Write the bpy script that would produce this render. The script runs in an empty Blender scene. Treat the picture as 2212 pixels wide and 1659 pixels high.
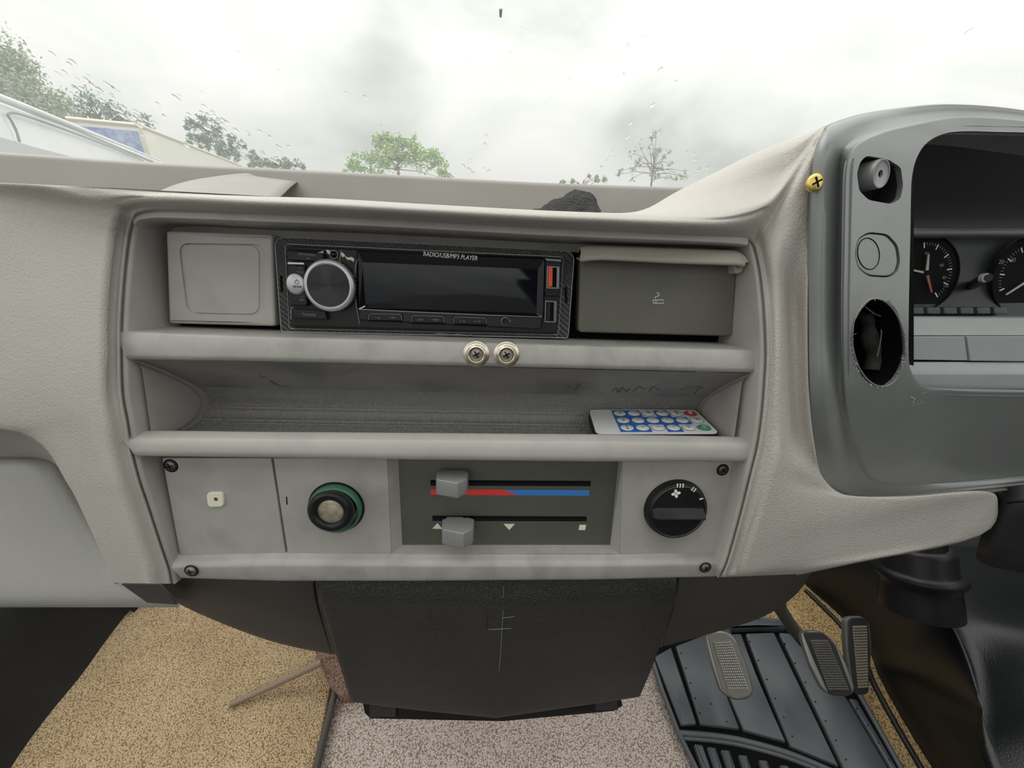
import bpy, bmesh, math, random
import numpy as np
from mathutils import Vector, Matrix
random.seed(7)
SC = bpy.context.scene
COL = SC.collection
# ------------------------------------------------------------------ camera
W, H, FP = 2212.0, 1659.0, 833.0
def _n(v):
    v = np.array(v, float); return v / np.linalg.norm(v)
XC = _n((14600, 317, 833))                       # vehicle's right, seen in camera axes (right, down, forward)
DN = _n(np.array((-85., 1738., 833.)) - np.dot((-85., 1738., 833.), XC) * XC)   # down
ZC = -DN
YC = np.cross(ZC, XC)
M3 = np.array([XC, YC, ZC])                      # camera axes -> world
CAM = np.array((0., 0., 0.66))                   # eye height above the cab floor, metres
cd = bpy.data.cameras.new('camera'); cam = bpy.data.objects.new('camera', cd); COL.objects.link(cam)
R = M3 @ np.array([[1, 0, 0], [0, -1, 0], [0, 0, -1]], float)
mw = Matrix.Identity(4)
for i in range(3):
    for j in range(3): mw[i][j] = R[i][j]
    mw[i][3] = CAM[i]
cam.matrix_world = mw
cd.sensor_width = 36; cd.lens = FP / W * 36; cd.clip_start = 0.01; cd.clip_end = 600
SC.camera = cam
# ------------------------------------------------------------------ light
SC.view_settings.view_transform = 'Standard'; SC.view_settings.look = 'None'
SC.view_settings.gamma = 1; SC.view_settings.use_curve_mapping = False
SC.view_settings.exposure = 0.0
SC.cycles.use_denoising = True
SC.cycles.max_bounces = 10; SC.cycles.diffuse_bounces = 5; SC.cycles.transparent_max_bounces = 16
SC.cycles.sample_clamp_indirect = 6
wd = bpy.data.worlds.new('overcast_sky'); SC.world = wd; wd.use_nodes = True
nt = wd.node_tree; nt.nodes.clear()
def N(t, **k):
    n = nt.nodes.new(t)
    for a, b in k.items(): setattr(n, a, b)
    return n
tc = N('ShaderNodeTexCoord'); sp = N('ShaderNodeSeparateXYZ'); nt.links.new(tc.outputs['Generated'], sp.inputs[0])
# overcast brightness grows from horizon to zenith (CIE overcast law: 1 + 2 sin h)
mz = N('ShaderNodeMath', operation='MAXIMUM'); nt.links.new(sp.outputs['Z'], mz.inputs[0]); mz.inputs[1].default_value = 0
ma = N('ShaderNodeMath', operation='MULTIPLY_ADD'); nt.links.new(mz.outputs[0], ma.inputs[0]); ma.inputs[1].default_value = 2.3; ma.inputs[2].default_value = 1.0
mp = N('ShaderNodeMapping'); nt.links.new(tc.outputs['Generated'], mp.inputs[0]); mp.inputs['Scale'].default_value = (1, 1, 1.8)
mp.inputs['Location'].default_value = (0.35, 0.1, 0.62)
n1 = N('ShaderNodeTexNoise'); nt.links.new(mp.outputs[0], n1.inputs[0]); n1.inputs['Scale'].default_value = 3.0; n1.inputs['Detail'].default_value = 5; n1.inputs['Roughness'].default_value = .5; n1.inputs['Distortion'].default_value = .3
fac = n1.outputs['Fac']
nrm = N('ShaderNodeVectorMath', operation='NORMALIZE'); nt.links.new(tc.outputs['Generated'], nrm.inputs[0])
for px_, py_, deg, amp in ((1090, 200, 15, .20), (1160, -30, 11, -.22), (900, 10, 10, -.10), (800, 190, 9, -.13), (620, 110, 8, .09), (1560, 170, 14, -.03), (300, 120, 12, .06), (1700, 60, 16, .06)):
    # cloud banks: broad lighter and darker masses in the overcast
    dv_ = M3 @ np.array(((px_ - W / 2) / FP, (py_ - H / 2) / FP, 1.0)); dv_ /= np.linalg.norm(dv_)
    dt = N('ShaderNodeVectorMath', operation='DOT_PRODUCT'); nt.links.new(nrm.outputs[0], dt.inputs[0]); dt.inputs[1].default_value = tuple(dv_)
    mr = N('ShaderNodeMapRange', interpolation_type='SMOOTHSTEP'); nt.links.new(dt.outputs['Value'], mr.inputs[0]); mr.inputs[1].default_value = math.cos(math.radians(deg)); mr.inputs[2].default_value = 1.0; mr.inputs[3].default_value = 0; mr.inputs[4].default_value = amp
    ad = N('ShaderNodeMath', operation='ADD'); nt.links.new(fac, ad.inputs[0]); nt.links.new(mr.outputs[0], ad.inputs[1]); fac = ad.outputs[0]
cr = N('ShaderNodeValToRGB'); nt.links.new(fac, cr.inputs[0])
cr.color_ramp.elements[0].position = .26; cr.color_ramp.elements[0].color = (.50, .525, .50, 1)
cr.color_ramp.elements[1].position = .68; cr.color_ramp.elements[1].color = (.93, .91, .89, 1)
e = cr.color_ramp.elements.new(.47); e.color = (.755, .775, .735, 1)
mu = N('ShaderNodeVectorMath', operation='SCALE'); nt.links.new(cr.outputs[0], mu.inputs[0]); nt.links.new(ma.outputs[0], mu.inputs['Scale'])
bg = N('ShaderNodeBackground'); nt.links.new(mu.outputs[0], bg.inputs[0]); bg.inputs[1].default_value = 0.79
ow = N('ShaderNodeOutputWorld'); nt.links.new(bg.outputs[0], ow.inputs[0])
sl = bpy.data.lights.new('clouded_sun', 'SUN'); sl.energy = 1.7; sl.angle = math.radians(50); sl.color = (1, .98, .94)
so = bpy.data.objects.new('clouded_sun', sl); COL.objects.link(so)
so.rotation_euler = Vector((-0.55, 0.35, 0.8)).to_track_quat('Z', 'Y').to_euler()

# ------------------------------------------------------------------ placing helpers (all lengths in mm on the dash frame, metres in the world)
def ray(px, py):                                 # world direction of a photo point, forward component 1 along the optical axis
    return M3 @ np.array(((px - W / 2) / FP, (py - H / 2) / FP, 1.0))
PD = np.array((-122., 3441., 833.)); PD = _n(PD - np.dot(PD, XC) * XC)   # down along the reclined fascia
FU = M3 @ XC; FV = M3 @ (-PD); FW = np.cross(FU, FV)                     # fascia frame: u right, v up, w out towards the seats
ORG = CAM + ray(920, 620) * 0.242
FOOT = CAM - FW * np.dot(CAM - ORG, FW)          # point of the fascia plane straight ahead of the eye: u = v = 0
CW = np.dot(CAM - FOOT, FW) * 1000
def wpt(u, v, w): return FOOT + (FU * u + FV * v + FW * w) * 0.001
def P(px, py, w=0.0):                            # -> (u, v, w) in mm
    d = ray(px, py); dl = np.array((np.dot(d, FU), np.dot(d, FV), np.dot(d, FW)))
    t = (w - CW) / dl[2]
    return (dl[0] * t, dl[1] * t, w)
def PU(px, py, u):                               # where the sight line meets the fore-and-aft plane u
    d = ray(px, py); dl = np.array((np.dot(d, FU), np.dot(d, FV), np.dot(d, FW)))
    t = u / dl[0]
    return (u, dl[1] * t, CW + dl[2] * t)
def X(p): return tuple(wpt(*p))
def PW(px, py, w=0.0): return X(P(px, py, w))
def FZ(px, py, z):                               # point on a level plane (world z, metres)
    d = ray(px, py); t = (z - CAM[2]) / d[2]
    return tuple(CAM + d * t)
def FD(px, py, dist):                            # point at a given depth along the optical axis, metres
    return tuple(CAM + ray(px, py) * dist)

# ------------------------------------------------------------------ object helpers
def tag(o, label=None, cat=None, group=None, kind=None):
    if label: o['label'] = label
    if cat: o['category'] = cat
    if group: o['group'] = group
    if kind: o['kind'] = kind
    return o
def empty(name, loc, label=None, cat=None, group=None, parent=None):
    o = bpy.data.objects.new(name, None); COL.objects.link(o); o.location = loc; o.empty_display_size = .02
    if parent: adopt(o, parent)
    return tag(o, label, cat, group)
def adopt(o, parent):
    o.parent = parent
    o.matrix_parent_inverse = wm(parent).inverted()
def wm(o):
    m = Matrix.LocRotScale(o.location, o.rotation_euler, o.scale)
    if o.parent: return wm(o.parent) @ o.matrix_parent_inverse @ m
    return m
def mobj(name, verts, faces, mat, parent=None, smooth=True, label=None, angle=40):
    me = bpy.data.meshes.new(name); me.from_pydata([tuple(v) for v in verts], [], faces); me.update()
    bm = bmesh.new(); bm.from_mesh(me); bmesh.ops.remove_doubles(bm, verts=bm.verts, dist=1e-6)
    bmesh.ops.recalc_face_normals(bm, faces=bm.faces); bm.to_mesh(me); bm.free()
    if smooth:
        me.polygons.foreach_set('use_smooth', [True] * len(me.polygons))
        if angle < 180: me.set_sharp_from_angle(angle=math.radians(angle))
    me.materials.append(mat)
    o = bpy.data.objects.new(name, me); COL.objects.link(o)
    if parent: adopt(o, parent)
    if label: o['label'] = label
    return o
def cr_interp(a, n):                             # Catmull-Rom through the points of a, n steps a segment
    a = np.array(a, float); out = []
    for i in range(len(a) - 1):
        p0 = a[i - 1] if i else 2 * a[0] - a[1]; p1 = a[i]; p2 = a[i + 1]
        p3 = a[i + 2] if i + 2 < len(a) else 2 * a[-1] - a[-2]
        for k in range(n):
            t = k / n
            out.append(.5 * ((2 * p1) + (-p0 + p2) * t + (2 * p0 - 5 * p1 + 4 * p2 - p3) * t * t + (-p0 + 3 * p1 - 3 * p2 + p3) * t ** 3))
    out.append(a[-1]); return np.array(out)
def lin_interp(a, n):
    a = np.array(a, float); out = []
    for i in range(len(a) - 1):
        for k in range(n): out.append(a[i] + (a[i + 1] - a[i]) * k / n)
    out.append(a[-1]); return np.array(out)
def grid(name, rows, mat, parent=None, nr=1, nc=1, thick=0, world=False, label=None, smooth=True, fr=cr_interp, fc=cr_interp, angle=50, closed=False):
    """skin a grid of control points; rows of (u,v,w) mm, or of world points"""
    A = np.array(rows, float)
    if nc > 1: A = np.array([fc(r, nc) for r in A])
    if nr > 1: A = np.stack([fr(A[:, j], nr) for j in range(A.shape[1])], axis=1)
    n, m = A.shape[:2]
    V = [tuple(p) if world else X(p) for r in A for p in r]
    F = [(i * m + j, i * m + j + 1, (i + 1) * m + j + 1, (i + 1) * m + j) for i in range(n - 1) for j in range(m - 1)]
    if closed: F += [(i * m + m - 1, i * m, (i + 1) * m, (i + 1) * m + m - 1) for i in range(n - 1)]
    o = mobj(name, V, F, mat, parent, smooth, label, angle)
    if thick:
        s = o.modifiers.new('thickness', 'SOLIDIFY'); s.thickness = thick * .001; s.offset = -1
    return o
def rounded(poly, r, n=5):
    """round the corners of a 2-D polygon"""
    out = []; L = len(poly)
    rr = r if isinstance(r, (list, tuple)) else [r] * L
    for i in range(L):
        p = np.array(poly[i], float); a = np.array(poly[i - 1], float); b = np.array(poly[(i + 1) % L], float); q = rr[i]
        if q <= 0: out.append(tuple(p)); continue
        da = (a - p); db = (b - p); la = np.linalg.norm(da); lb = np.linalg.norm(db)
        s = p + da / la * min(q, la * .49); e_ = p + db / lb * min(q, lb * .49)
        for k in range(n + 1):
            t = k / n; out.append(tuple((1 - t) ** 2 * s + 2 * t * (1 - t) * p + t * t * e_))
    return out
def inset(poly, d):
    L = len(poly); out = []
    P2 = [np.array(p[:2], float) for p in poly]
    area = sum(P2[i][0] * P2[(i + 1) % L][1] - P2[(i + 1) % L][0] * P2[i][1] for i in range(L))
    s = 1 if area > 0 else -1
    for i in range(L):
        a, p, b = P2[i - 1], P2[i], P2[(i + 1) % L]
        e1 = p - a; e2 = b - p
        l1 = np.linalg.norm(e1) or 1; l2 = np.linalg.norm(e2) or 1
        n1 = np.array((-e1[1], e1[0])) / l1 * s; n2 = np.array((-e2[1], e2[0])) / l2 * s
        nn = n1 + n2; q = np.dot(nn, nn) or 1
        out.append(tuple(p + nn * (2 * d / q) if q > .2 else p + n1 * d))
    return out
def plate(name, poly, w0, w1, mat, parent=None, bev=.6, seg=3, label=None, frame=None, dish=0, angle=40):
    """a slab on the fascia: 2-D outline (u,v) mm from height w0 to w1 with a rounded front edge"""
    fx = frame or (lambda u, v, w: X((u, v, w)))
    L = len(poly); V = []; F = []
    rings = [(0, w0)]
    for k in range(seg + 1):
        t = k / seg * math.pi / 2
        rings.append((bev * (1 - math.cos(t)), w1 - bev * (1 - math.sin(t))))
    if bev > .1 and seg > 1: rings.append((bev * 1.35, w1))
    for d, w in rings:
        q = inset(poly, d) if d > 0 else [p[:2] for p in poly]
        V += [fx(p[0], p[1], w) for p in q]
    for r in range(len(rings) - 1):
        for i in range(L):
            j = (i + 1) % L; F.append((r * L + i, r * L + j, (r + 1) * L + j, (r + 1) * L + i))
    F.append(tuple(range((len(rings) - 1) * L, len(rings) * L))); F.append(tuple(reversed(range(L))))
    return mobj(name, V, F, mat, parent, True, label, angle)
def pxpoly(pts, w): return [P(x, y, w)[:2] for x, y in pts]
def pplate(name, pts, w0, w1, mat, parent=None, r=0, **k):
    """same, outline read off the photograph at height w1"""
    return plate(name, pxpoly(rounded(pts, r) if r else pts, w1), w0, w1, mat, parent, **k)
def lathe(name, c, prof, mat, parent=None, n=40, label=None, sy=1.0, tilt=None, cap=True, fr=None, angle=40):
    """turned piece standing on the fascia at c=(u,v,w): profile of (radius, height)"""
    V = []; F = []; m = len(prof)
    for i in range(n):
        a = 2 * math.pi * i / n
        for r, h in prof:
            p = (c[0] + r * math.cos(a), c[1] + r * math.sin(a) * sy, c[2] + h)
            if tilt: p = (p[0] + tilt[0] * h, p[1] + tilt[1] * h, p[2])
            V.append(fr(*p) if fr else X(p))
    for i in range(n):
        j = (i + 1) % n
        for k in range(m - 1): F.append((i * m + k, j * m + k, j * m + k + 1, i * m + k + 1))
    if cap and prof[-1][0] > 0: F.append(tuple(i * m + m - 1 for i in range(n)))
    if cap and prof[0][0] > 0: F.append(tuple(i * m for i in range(n)))
    return mobj(name, V, F, mat, parent, True, label, angle)
def tube(name, pts, r, mat, parent=None, n=10, world=True, label=None, smoothn=6, taper=None):
    pts = [np.array(p if world else X(p), float) for p in pts]
    A = cr_interp(pts, smoothn) if smoothn > 1 and len(pts) > 2 else np.array(pts)
    V = []; F = []; up = np.array((0.13, 0.21, .97))
    for i, p in enumerate(A):
        t = A[min(i + 1, len(A) - 1)] - A[max(i - 1, 0)]; t = t / (np.linalg.norm(t) or 1)
        a = np.cross(t, up); a /= (np.linalg.norm(a) or 1); b = np.cross(t, a)
        rr = r * (1 if taper is None else 1 + (taper - 1) * i / (len(A) - 1))
        for k in range(n):
            q = 2 * math.pi * k / n; V.append(tuple(p + (a * math.cos(q) + b * math.sin(q)) * rr))
    for i in range(len(A) - 1):
        for k in range(n): F.append((i * n + k, i * n + (k + 1) % n, (i + 1) * n + (k + 1) % n, (i + 1) * n + k))
    F.append(tuple(range(n))); F.append(tuple(range((len(A) - 1) * n, len(A) * n)))
    return mobj(name, V, F, mat, parent, True, label, 60)
def text(name, s, p, size, mat, parent, h=.15, shear=0, frame=None, rot=0, width=1.0):
    """raised print: size in mm, centre p=(u,v,w)"""
    cu = bpy.data.curves.new(name, 'FONT'); cu.body = s; cu.size = size; cu.extrude = h / 2; cu.align_x = 'CENTER'; cu.align_y = 'CENTER'; cu.shear = shear
    cu.resolution_u = 3
    t = bpy.data.objects.new('t', cu); COL.objects.link(t)
    dg = bpy.context.evaluated_depsgraph_get(); me = bpy.data.meshes.new_from_object(t.evaluated_get(dg))
    bpy.data.objects.remove(t)
    c, s_ = math.cos(rot), math.sin(rot)
    for v in me.vertices:
        x, y, z = v.co; x *= width; u = p[0] + x * c - y * s_; vv = p[1] + x * s_ + y * c
        v.co = (frame or (lambda a, b, d: X((a, b, d))))(u, vv, p[2] + z)
    me.materials.clear(); me.materials.append(mat)
    o = bpy.data.objects.new(name, me); COL.objects.link(o)
    if parent: adopt(o, parent)
    return o
def bake(o):
    bpy.context.view_layer.update()
    me = bpy.data.meshes.new_from_object(o.evaluated_get(bpy.context.evaluated_depsgraph_get()))
    o.modifiers.clear(); o.data = me
    bm = bmesh.new(); bm.from_mesh(me); bmesh.ops.remove_doubles(bm, verts=bm.verts, dist=1e-6); bmesh.ops.recalc_face_normals(bm, faces=bm.faces)
    if bm.calc_volume(signed=True) < 0: bmesh.ops.reverse_faces(bm, faces=bm.faces)
    bm.to_mesh(me); bm.free()
def cut(o, cutters):
    bake(o)
    for c in cutters:
        bake(c)
        m = o.modifiers.new('b', 'BOOLEAN'); m.operation = 'DIFFERENCE'; m.solver = 'EXACT'; m.object = c; m.use_self = True
    bpy.context.view_layer.update()
    dg = bpy.context.evaluated_depsgraph_get(); me = bpy.data.meshes.new_from_object(o.evaluated_get(dg))
    o.modifiers.clear(); o.data = me
    for c in cutters: bpy.data.objects.remove(c)
    me.polygons.foreach_set('use_smooth', [True] * len(me.polygons)); me.set_sharp_from_angle(angle=math.radians(35))
    return o

# ------------------------------------------------------------------ materials
def mat(name, col, rough=.5, col2=None, nscale=8, bump=0, bscale=900, bkind='noise', metal=0, spec=.5, smudge=None, coat=0, trans=0, blotch=.5):
    m = bpy.data.materials.new(name); m.use_nodes = True; t = m.node_tree; b = t.nodes['Principled BSDF']
    def A(ty, **k):
        n = t.nodes.new(ty)
        for a, c in k.items(): setattr(n, a, c)
        return n
    b.inputs['Roughness'].default_value = rough; b.inputs['Metallic'].default_value = metal
    b.inputs['Specular IOR Level'].default_value = spec; b.inputs['Coat Weight'].default_value = coat; b.inputs['Transmission Weight'].default_value = trans
    b.inputs['Base Color'].default_value = (*col, 1)
    g = A('ShaderNodeNewGeometry')
    if col2:
        n = A('ShaderNodeTexNoise'); n.inputs['Scale'].default_value = nscale; n.inputs['Detail'].default_value = 6; n.inputs['Roughness'].default_value = .6
        t.links.new(g.outputs['Position'], n.inputs['Vector'])
        r = A('ShaderNodeValToRGB'); r.color_ramp.elements[0].position = .5 - blotch * .4; r.color_ramp.elements[1].position = .5 + blotch * .4
        r.color_ramp.elements[0].color = (*col, 1); r.color_ramp.elements[1].color = (*col2, 1)
        t.links.new(n.outputs['Fac'], r.inputs[0]); last = r.outputs[0]
        if smudge:
            n2 = A('ShaderNodeTexNoise'); n2.inputs['Scale'].default_value = smudge[1]; n2.inputs['Detail'].default_value = 8; n2.inputs['Distortion'].default_value = .2
            t.links.new(g.outputs['Position'], n2.inputs['Vector'])
            r2 = A('ShaderNodeValToRGB'); r2.color_ramp.elements[0].position = smudge[2]; r2.color_ramp.elements[1].position = smudge[3]
            t.links.new(n2.outputs['Fac'], r2.inputs[0])
            mx = A('ShaderNodeMix', data_type='RGBA'); t.links.new(r2.outputs[0], mx.inputs[0]); t.links.new(last, mx.inputs[6]); mx.inputs[7].default_value = (*smudge[0], 1); last = mx.outputs[2]
        t.links.new(last, b.inputs['Base Color'])
    if bump:
        if bkind == 'leather':
            v = A('ShaderNodeTexVoronoi', feature='SMOOTH_F1'); v.inputs['Scale'].default_value = bscale; v.inputs['Smoothness'].default_value = .6
            nz = A('ShaderNodeTexNoise'); nz.inputs['Scale'].default_value = bscale * .45; nz.inputs['Detail'].default_value = 3
            vm = A('ShaderNodeMix', data_type='VECTOR'); vm.inputs[0].default_value = .004
            t.links.new(g.outputs['Position'], nz.inputs['Vector']); t.links.new(g.outputs['Position'], vm.inputs[4]); t.links.new(nz.outputs['Color'], vm.inputs[5])
            t.links.new(vm.outputs[1], v.inputs['Vector']); src = v.outputs['Distance']
        elif bkind == 'dimple':
            # diamond dimples on the dash frame
            mpn = A('ShaderNodeMapping'); mpn.inputs['Scale'].default_value = (bscale, bscale, bscale); mpn.inputs['Rotation'].default_value = (0.35, 0, 0)
            t.links.new(g.outputs['Position'], mpn.inputs[0])
            sx = A('ShaderNodeSeparateXYZ'); t.links.new(mpn.outputs[0], sx.inputs[0])
            def M(op, a, c=None, d=None):
                n = A('ShaderNodeMath', operation=op)
                for i, q in enumerate((a, c, d)):
                    if q is None: continue
                    if isinstance(q, (int, float)): n.inputs[i].default_value = q
                    else: t.links.new(q, n.inputs[i])
                return n.outputs[0]
            yz = M('SUBTRACT', sx.outputs['Z'], sx.outputs['Y'])
            s1 = M('SINE', M('ADD', sx.outputs['X'], yz)); s2 = M('SINE', M('SUBTRACT', sx.outputs['X'], yz))
            src = M('MULTIPLY', s1, s2)
        elif bkind == 'pile':
            v = A('ShaderNodeTexVoronoi'); v.inputs['Scale'].default_value = bscale; t.links.new(g.outputs['Position'], v.inputs['Vector'])
            inv = A('ShaderNodeMath', operation='SUBTRACT'); inv.inputs[0].default_value = 1; t.links.new(v.outputs['Distance'], inv.inputs[1]); src = inv.outputs[0]
            rp = A('ShaderNodeValToRGB'); rp.color_ramp.elements[0].position = .25; rp.color_ramp.elements[0].color = (.38, .33, .29, 1); rp.color_ramp.elements[1].position = .62; rp.color_ramp.elements[1].color = (1, 1, 1, 1)
            t.links.new(src, rp.inputs[0])
            if col2:
                mm = A('ShaderNodeMix', data_type='RGBA', blend_type='MULTIPLY'); mm.inputs[0].default_value = 1
                t.links.new(last, mm.inputs[6]); t.links.new(rp.outputs[0], mm.inputs[7]); t.links.new(mm.outputs[2], b.inputs['Base Color'])
        elif bkind == 'weave':
            v = A('ShaderNodeTexWave'); v.inputs['Scale'].default_value = bscale; v.inputs['Distortion'].default_value = 2; v.bands_direction = 'DIAGONAL'; t.links.new(g.outputs['Position'], v.inputs['Vector']); src = v.outputs['Fac']
        else:
            n3 = A('ShaderNodeTexNoise'); n3.inputs['Scale'].default_value = bscale; n3.inputs['Detail'].default_value = 4; t.links.new(g.outputs['Position'], n3.inputs['Vector']); src = n3.outputs['Fac']
        bp = A('ShaderNodeBump'); bp.inputs['Strength'].default_value = bump; bp.inputs['Distance'].default_value = .0006 if bkind not in ('pile', 'dimple') else .002 if bkind == 'pile' else .0015
        t.links.new(src, bp.inputs['Height']); t.links.new(bp.outputs[0], b.inputs['Normal'])
    return m
PAD = mat('grained_grey_vinyl', (.45, .422, .392), .55, (.50, .47, .435), 9, .32, 800, 'leather', spec=.35)
PADR = mat('coarse_grained_grey_vinyl', (.46, .43, .40), .5, (.51, .48, .445), 9, .5, 680, 'leather', spec=.4)
PADL = mat('smooth_grey_vinyl', (.47, .445, .41), .55, (.52, .495, .455), 9, .3, 750, 'leather', spec=.35)
HARD = mat('hard_grey_plastic', (.35, .333, .313), .5, (.41, .392, .368), 25, .12, 1600, 'noise', smudge=((.28, .27, .26), 30, .5, .8), spec=.4)
HARDL = mat('pale_grey_plastic', (.40, .382, .36), .48, (.45, .43, .405), 25, .1, 1600, 'noise', smudge=((.34, .33, .315), 30, .5, .8), spec=.4)
RAIL = mat('worn_grey_plastic', (.33, .317, .298), .42, (.40, .385, .364), 60, .15, 1300, 'noise', smudge=((.25, .242, .235), 45, .5, .8), spec=.65)
MESHM = mat('dimpled_grey_rubber', (.62, .60, .575), .6, (.66, .64, .61), 15, 1.0, 2600, 'dimple')
TRAYM = mat('tray_grey_plastic', (.28, .262, .24), .6, (.32, .30, .275), 12, .2, 900, 'noise')
BINN = mat('charcoal_grey_shell', (.20, .208, .208), .32, (.23, .24, .24), 30, .12, 1500, 'noise', spec=1.0)
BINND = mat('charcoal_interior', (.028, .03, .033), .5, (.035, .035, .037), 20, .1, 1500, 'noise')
SHELFG = mat('cool_grey_trim', (.30, .32, .325), .42, (.33, .35, .355), 30, .1, 1500, 'noise')
OLIVE = mat('olive_grey_panel', (.085, .086, .073), .45, (.10, .10, .086), 30, .08, 1500, 'noise')
ASH = mat('ashtray_brown_grey', (.115, .110, .094), .5, (.135, .13, .112), 30, .15, 1500, 'noise')
ASHLIP = mat('ashtray_lip_beige', (.36, .35, .31), .5, (.40, .375, .31), 35, .15, 1500, 'noise')
BLACK = mat('black_plastic', (.010, .010, .011), .38, (.015, .015, .016), 40, .05, 1200, 'noise', spec=.3)
GLOSSB = mat('gloss_black', (.004, .004, .005), .12, spec=.35)
VOID = mat('dark_cavity', (.006, .006, .006), .9, spec=.1)
CARBON = mat('carbon_weave', (.028, .029, .031), .40, (.045, .047, .049), 300, 1.0, 160, 'weave', spec=.5)
CHROME = mat('satin_chrome', (.62, .62, .62), .28, metal=1)
CHROMED = mat('dark_chrome', (.22, .22, .23), .3, metal=1)
SILVER = mat('silver_paint', (.52, .53, .54), .3, metal=.6)
SCREWM = mat('dull_steel', (.36, .34, .31), .4, metal=1)
BRASS = mat('yellow_brass', (.86, .66, .20), .33, metal=.9)
CUPM = mat('nickel_brass_cup', (.80, .72, .60), .3, metal=1)
WHITE = mat('white_print', (.85, .85, .83), .5)
SOFTW = mat('faded_print', (.20, .21, .22), .5)
CREAM = mat('cream_plastic', (.80, .77, .62), .45)
RED = mat('red_print', (.78, .045, .03), .5)
BLUE = mat('blue_print', (.04, .22, .62), .5)
ORANGE = mat('orange_plastic', (.85, .09, .03), .4)
GREENP = mat('green_plastic', (.045, .17, .10), .35, spec=.5)
KEYW = mat('white_plastic', (.80, .81, .83), .4)
REMW = mat('remote_white', (.82, .83, .86), .4)
KRED = mat('key_red', (.62, .05, .06), .4); KGRN = mat('key_green', (.04, .36, .20), .4); KBLUE = mat('sticker_blue', (.02, .17, .56), .4); INK = mat('grey_ink', (.12, .12, .13), .6)
KNOBG = mat('grey_slider_plastic', (.22, .22, .225), .42, (.25, .25, .255), 40, .1, 1500)
LENS = mat('amber_smoke_lens', (.30, .26, .19), .3, (.60, .55, .42), 240, .5, 350, 'noise', metal=.4)
DARKV = mat('black_grained_cover', (.034, .033, .034), .45, (.044, .0425, .043), 14, 1.6, 800, 'leather', spec=.45)
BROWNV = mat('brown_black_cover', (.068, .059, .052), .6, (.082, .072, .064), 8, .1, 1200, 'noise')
GLOVE = mat('glovebox_vinyl', (.37, .365, .345), .5, (.42, .41, .39), 7, .3, 700, 'leather')
RUBBER = mat('black_rubber_mat', (.080, .088, .098), .40, (.095, .104, .115), 12, .15, 900, 'noise', spec=.55)
TANC = mat('tan_loop_carpet', (.70, .51, .31), .95, (.88, .68, .43), 14, 1.0, 560, 'pile', spec=.1)
TANR = mat('ochre_carpet', (.52, .36, .18), .95, (.64, .46, .24), 14, 1.0, 420, 'pile', spec=.1)
PINKC = mat('pinkish_grey_carpet', (.74, .63, .58), .95, (.88, .77, .71), 10, 1.0, 540, 'pile', spec=.1)
BRICKC = mat('russet_carpet', (.30, .19, .15), .95, (.36, .24, .19), 30, .8, 500, 'pile', spec=.1)
ENGC = mat('black_engine_cover', (.006, .0068, .0078), .33, (.009, .010, .0115), 9, .25, 620, 'leather', spec=.55)
PEDR = mat('pedal_rubber', (.15, .14, .125), .42, (.19, .18, .16), 40, .2, 900)
PEDM = mat('pedal_rim_metal', (.30, .295, .29), .32, metal=.7)
PEDD = mat('pedal_groove_rubber', (.02, .02, .02), .7)
STICKM = mat('brown_stick', (.30, .22, .16), .6)
CLOTH = mat('black_knit', (.02, .02, .02), .9, (.035, .035, .035), 300, 1.0, 500, 'pile')
SCREEN = mat('lcd_glass', (.004, .005, .009), .07, spec=.4)
ROOFM = mat('cab_lining', (.55, .54, .51), .8)
VANW = mat('van_white_paint', (.78, .79, .79), .3, (.82, .83, .83), 2, spec=.4)
VANG = mat('van_grey_band', (.42, .44, .45), .4); VANL = mat('van_dark_line', (.12, .13, .16), .5)
BOXW = mat('box_cream_panel', (.74, .73, .66), .5, (.80, .79, .73), 1); BOXB = mat('box_blue_panel', (.10, .17, .42), .5, (.30, .36, .55), 3, blotch=.2)
BOXT = mat('box_tan_rail', (.62, .55, .42), .5)
GROUND = mat('wet_gravel', (.20, .19, .18), .8, (.28, .27, .25), .8)
def leafm(name, a, b_):
    m = mat(name, a, .6, b_, 1.2, blotch=.4); return m
LEAF1 = leafm('leaf_bright', (.26, .40, .12), (.36, .50, .19)); LEAF2 = leafm('leaf_grey_green', (.24, .31, .20), (.34, .40, .28)); LEAF3 = leafm('leaf_conifer', (.16, .24, .18), (.26, .34, .27))
BARK = mat('bark', (.16, .13, .10), .9)
gm = bpy.data.materials.new('windscreen_glass'); gm.use_nodes = True; t = gm.node_tree; t.nodes.clear()
tr = t.nodes.new('ShaderNodeBsdfTransparent'); tr.inputs[0].default_value = (.975, .98, .975, 1)
gl = t.nodes.new('ShaderNodeBsdfGlossy'); gl.inputs['Roughness'].default_value = .02; gl.inputs[0].default_value = (1, 1, 1, 1)
lw = t.nodes.new('ShaderNodeLayerWeight'); lw.inputs[0].default_value = .5
fp = t.nodes.new('ShaderNodeMath'); fp.operation = 'POWER'; fp.inputs[1].default_value = 5; t.links.new(lw.outputs['Facing'], fp.inputs[0])
fn = t.nodes.new('ShaderNodeMath'); fn.operation = 'MULTIPLY_ADD'; fn.inputs[1].default_value = .6; fn.inputs[2].default_value = .02; t.links.new(fp.outputs[0], fn.inputs[0])
df = t.nodes.new('ShaderNodeBsdfTranslucent'); df.inputs[0].default_value = (.9, .92, .9, 1)   # thin film of dust and old rain on the pane
m1 = t.nodes.new('ShaderNodeMixShader'); m2 = t.nodes.new('ShaderNodeMixShader'); oo = t.nodes.new('ShaderNodeOutputMaterial')
t.links.new(fn.outputs[0], m1.inputs[0]); t.links.new(tr.outputs[0], m1.inputs[1]); t.links.new(gl.outputs[0], m1.inputs[2])
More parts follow.
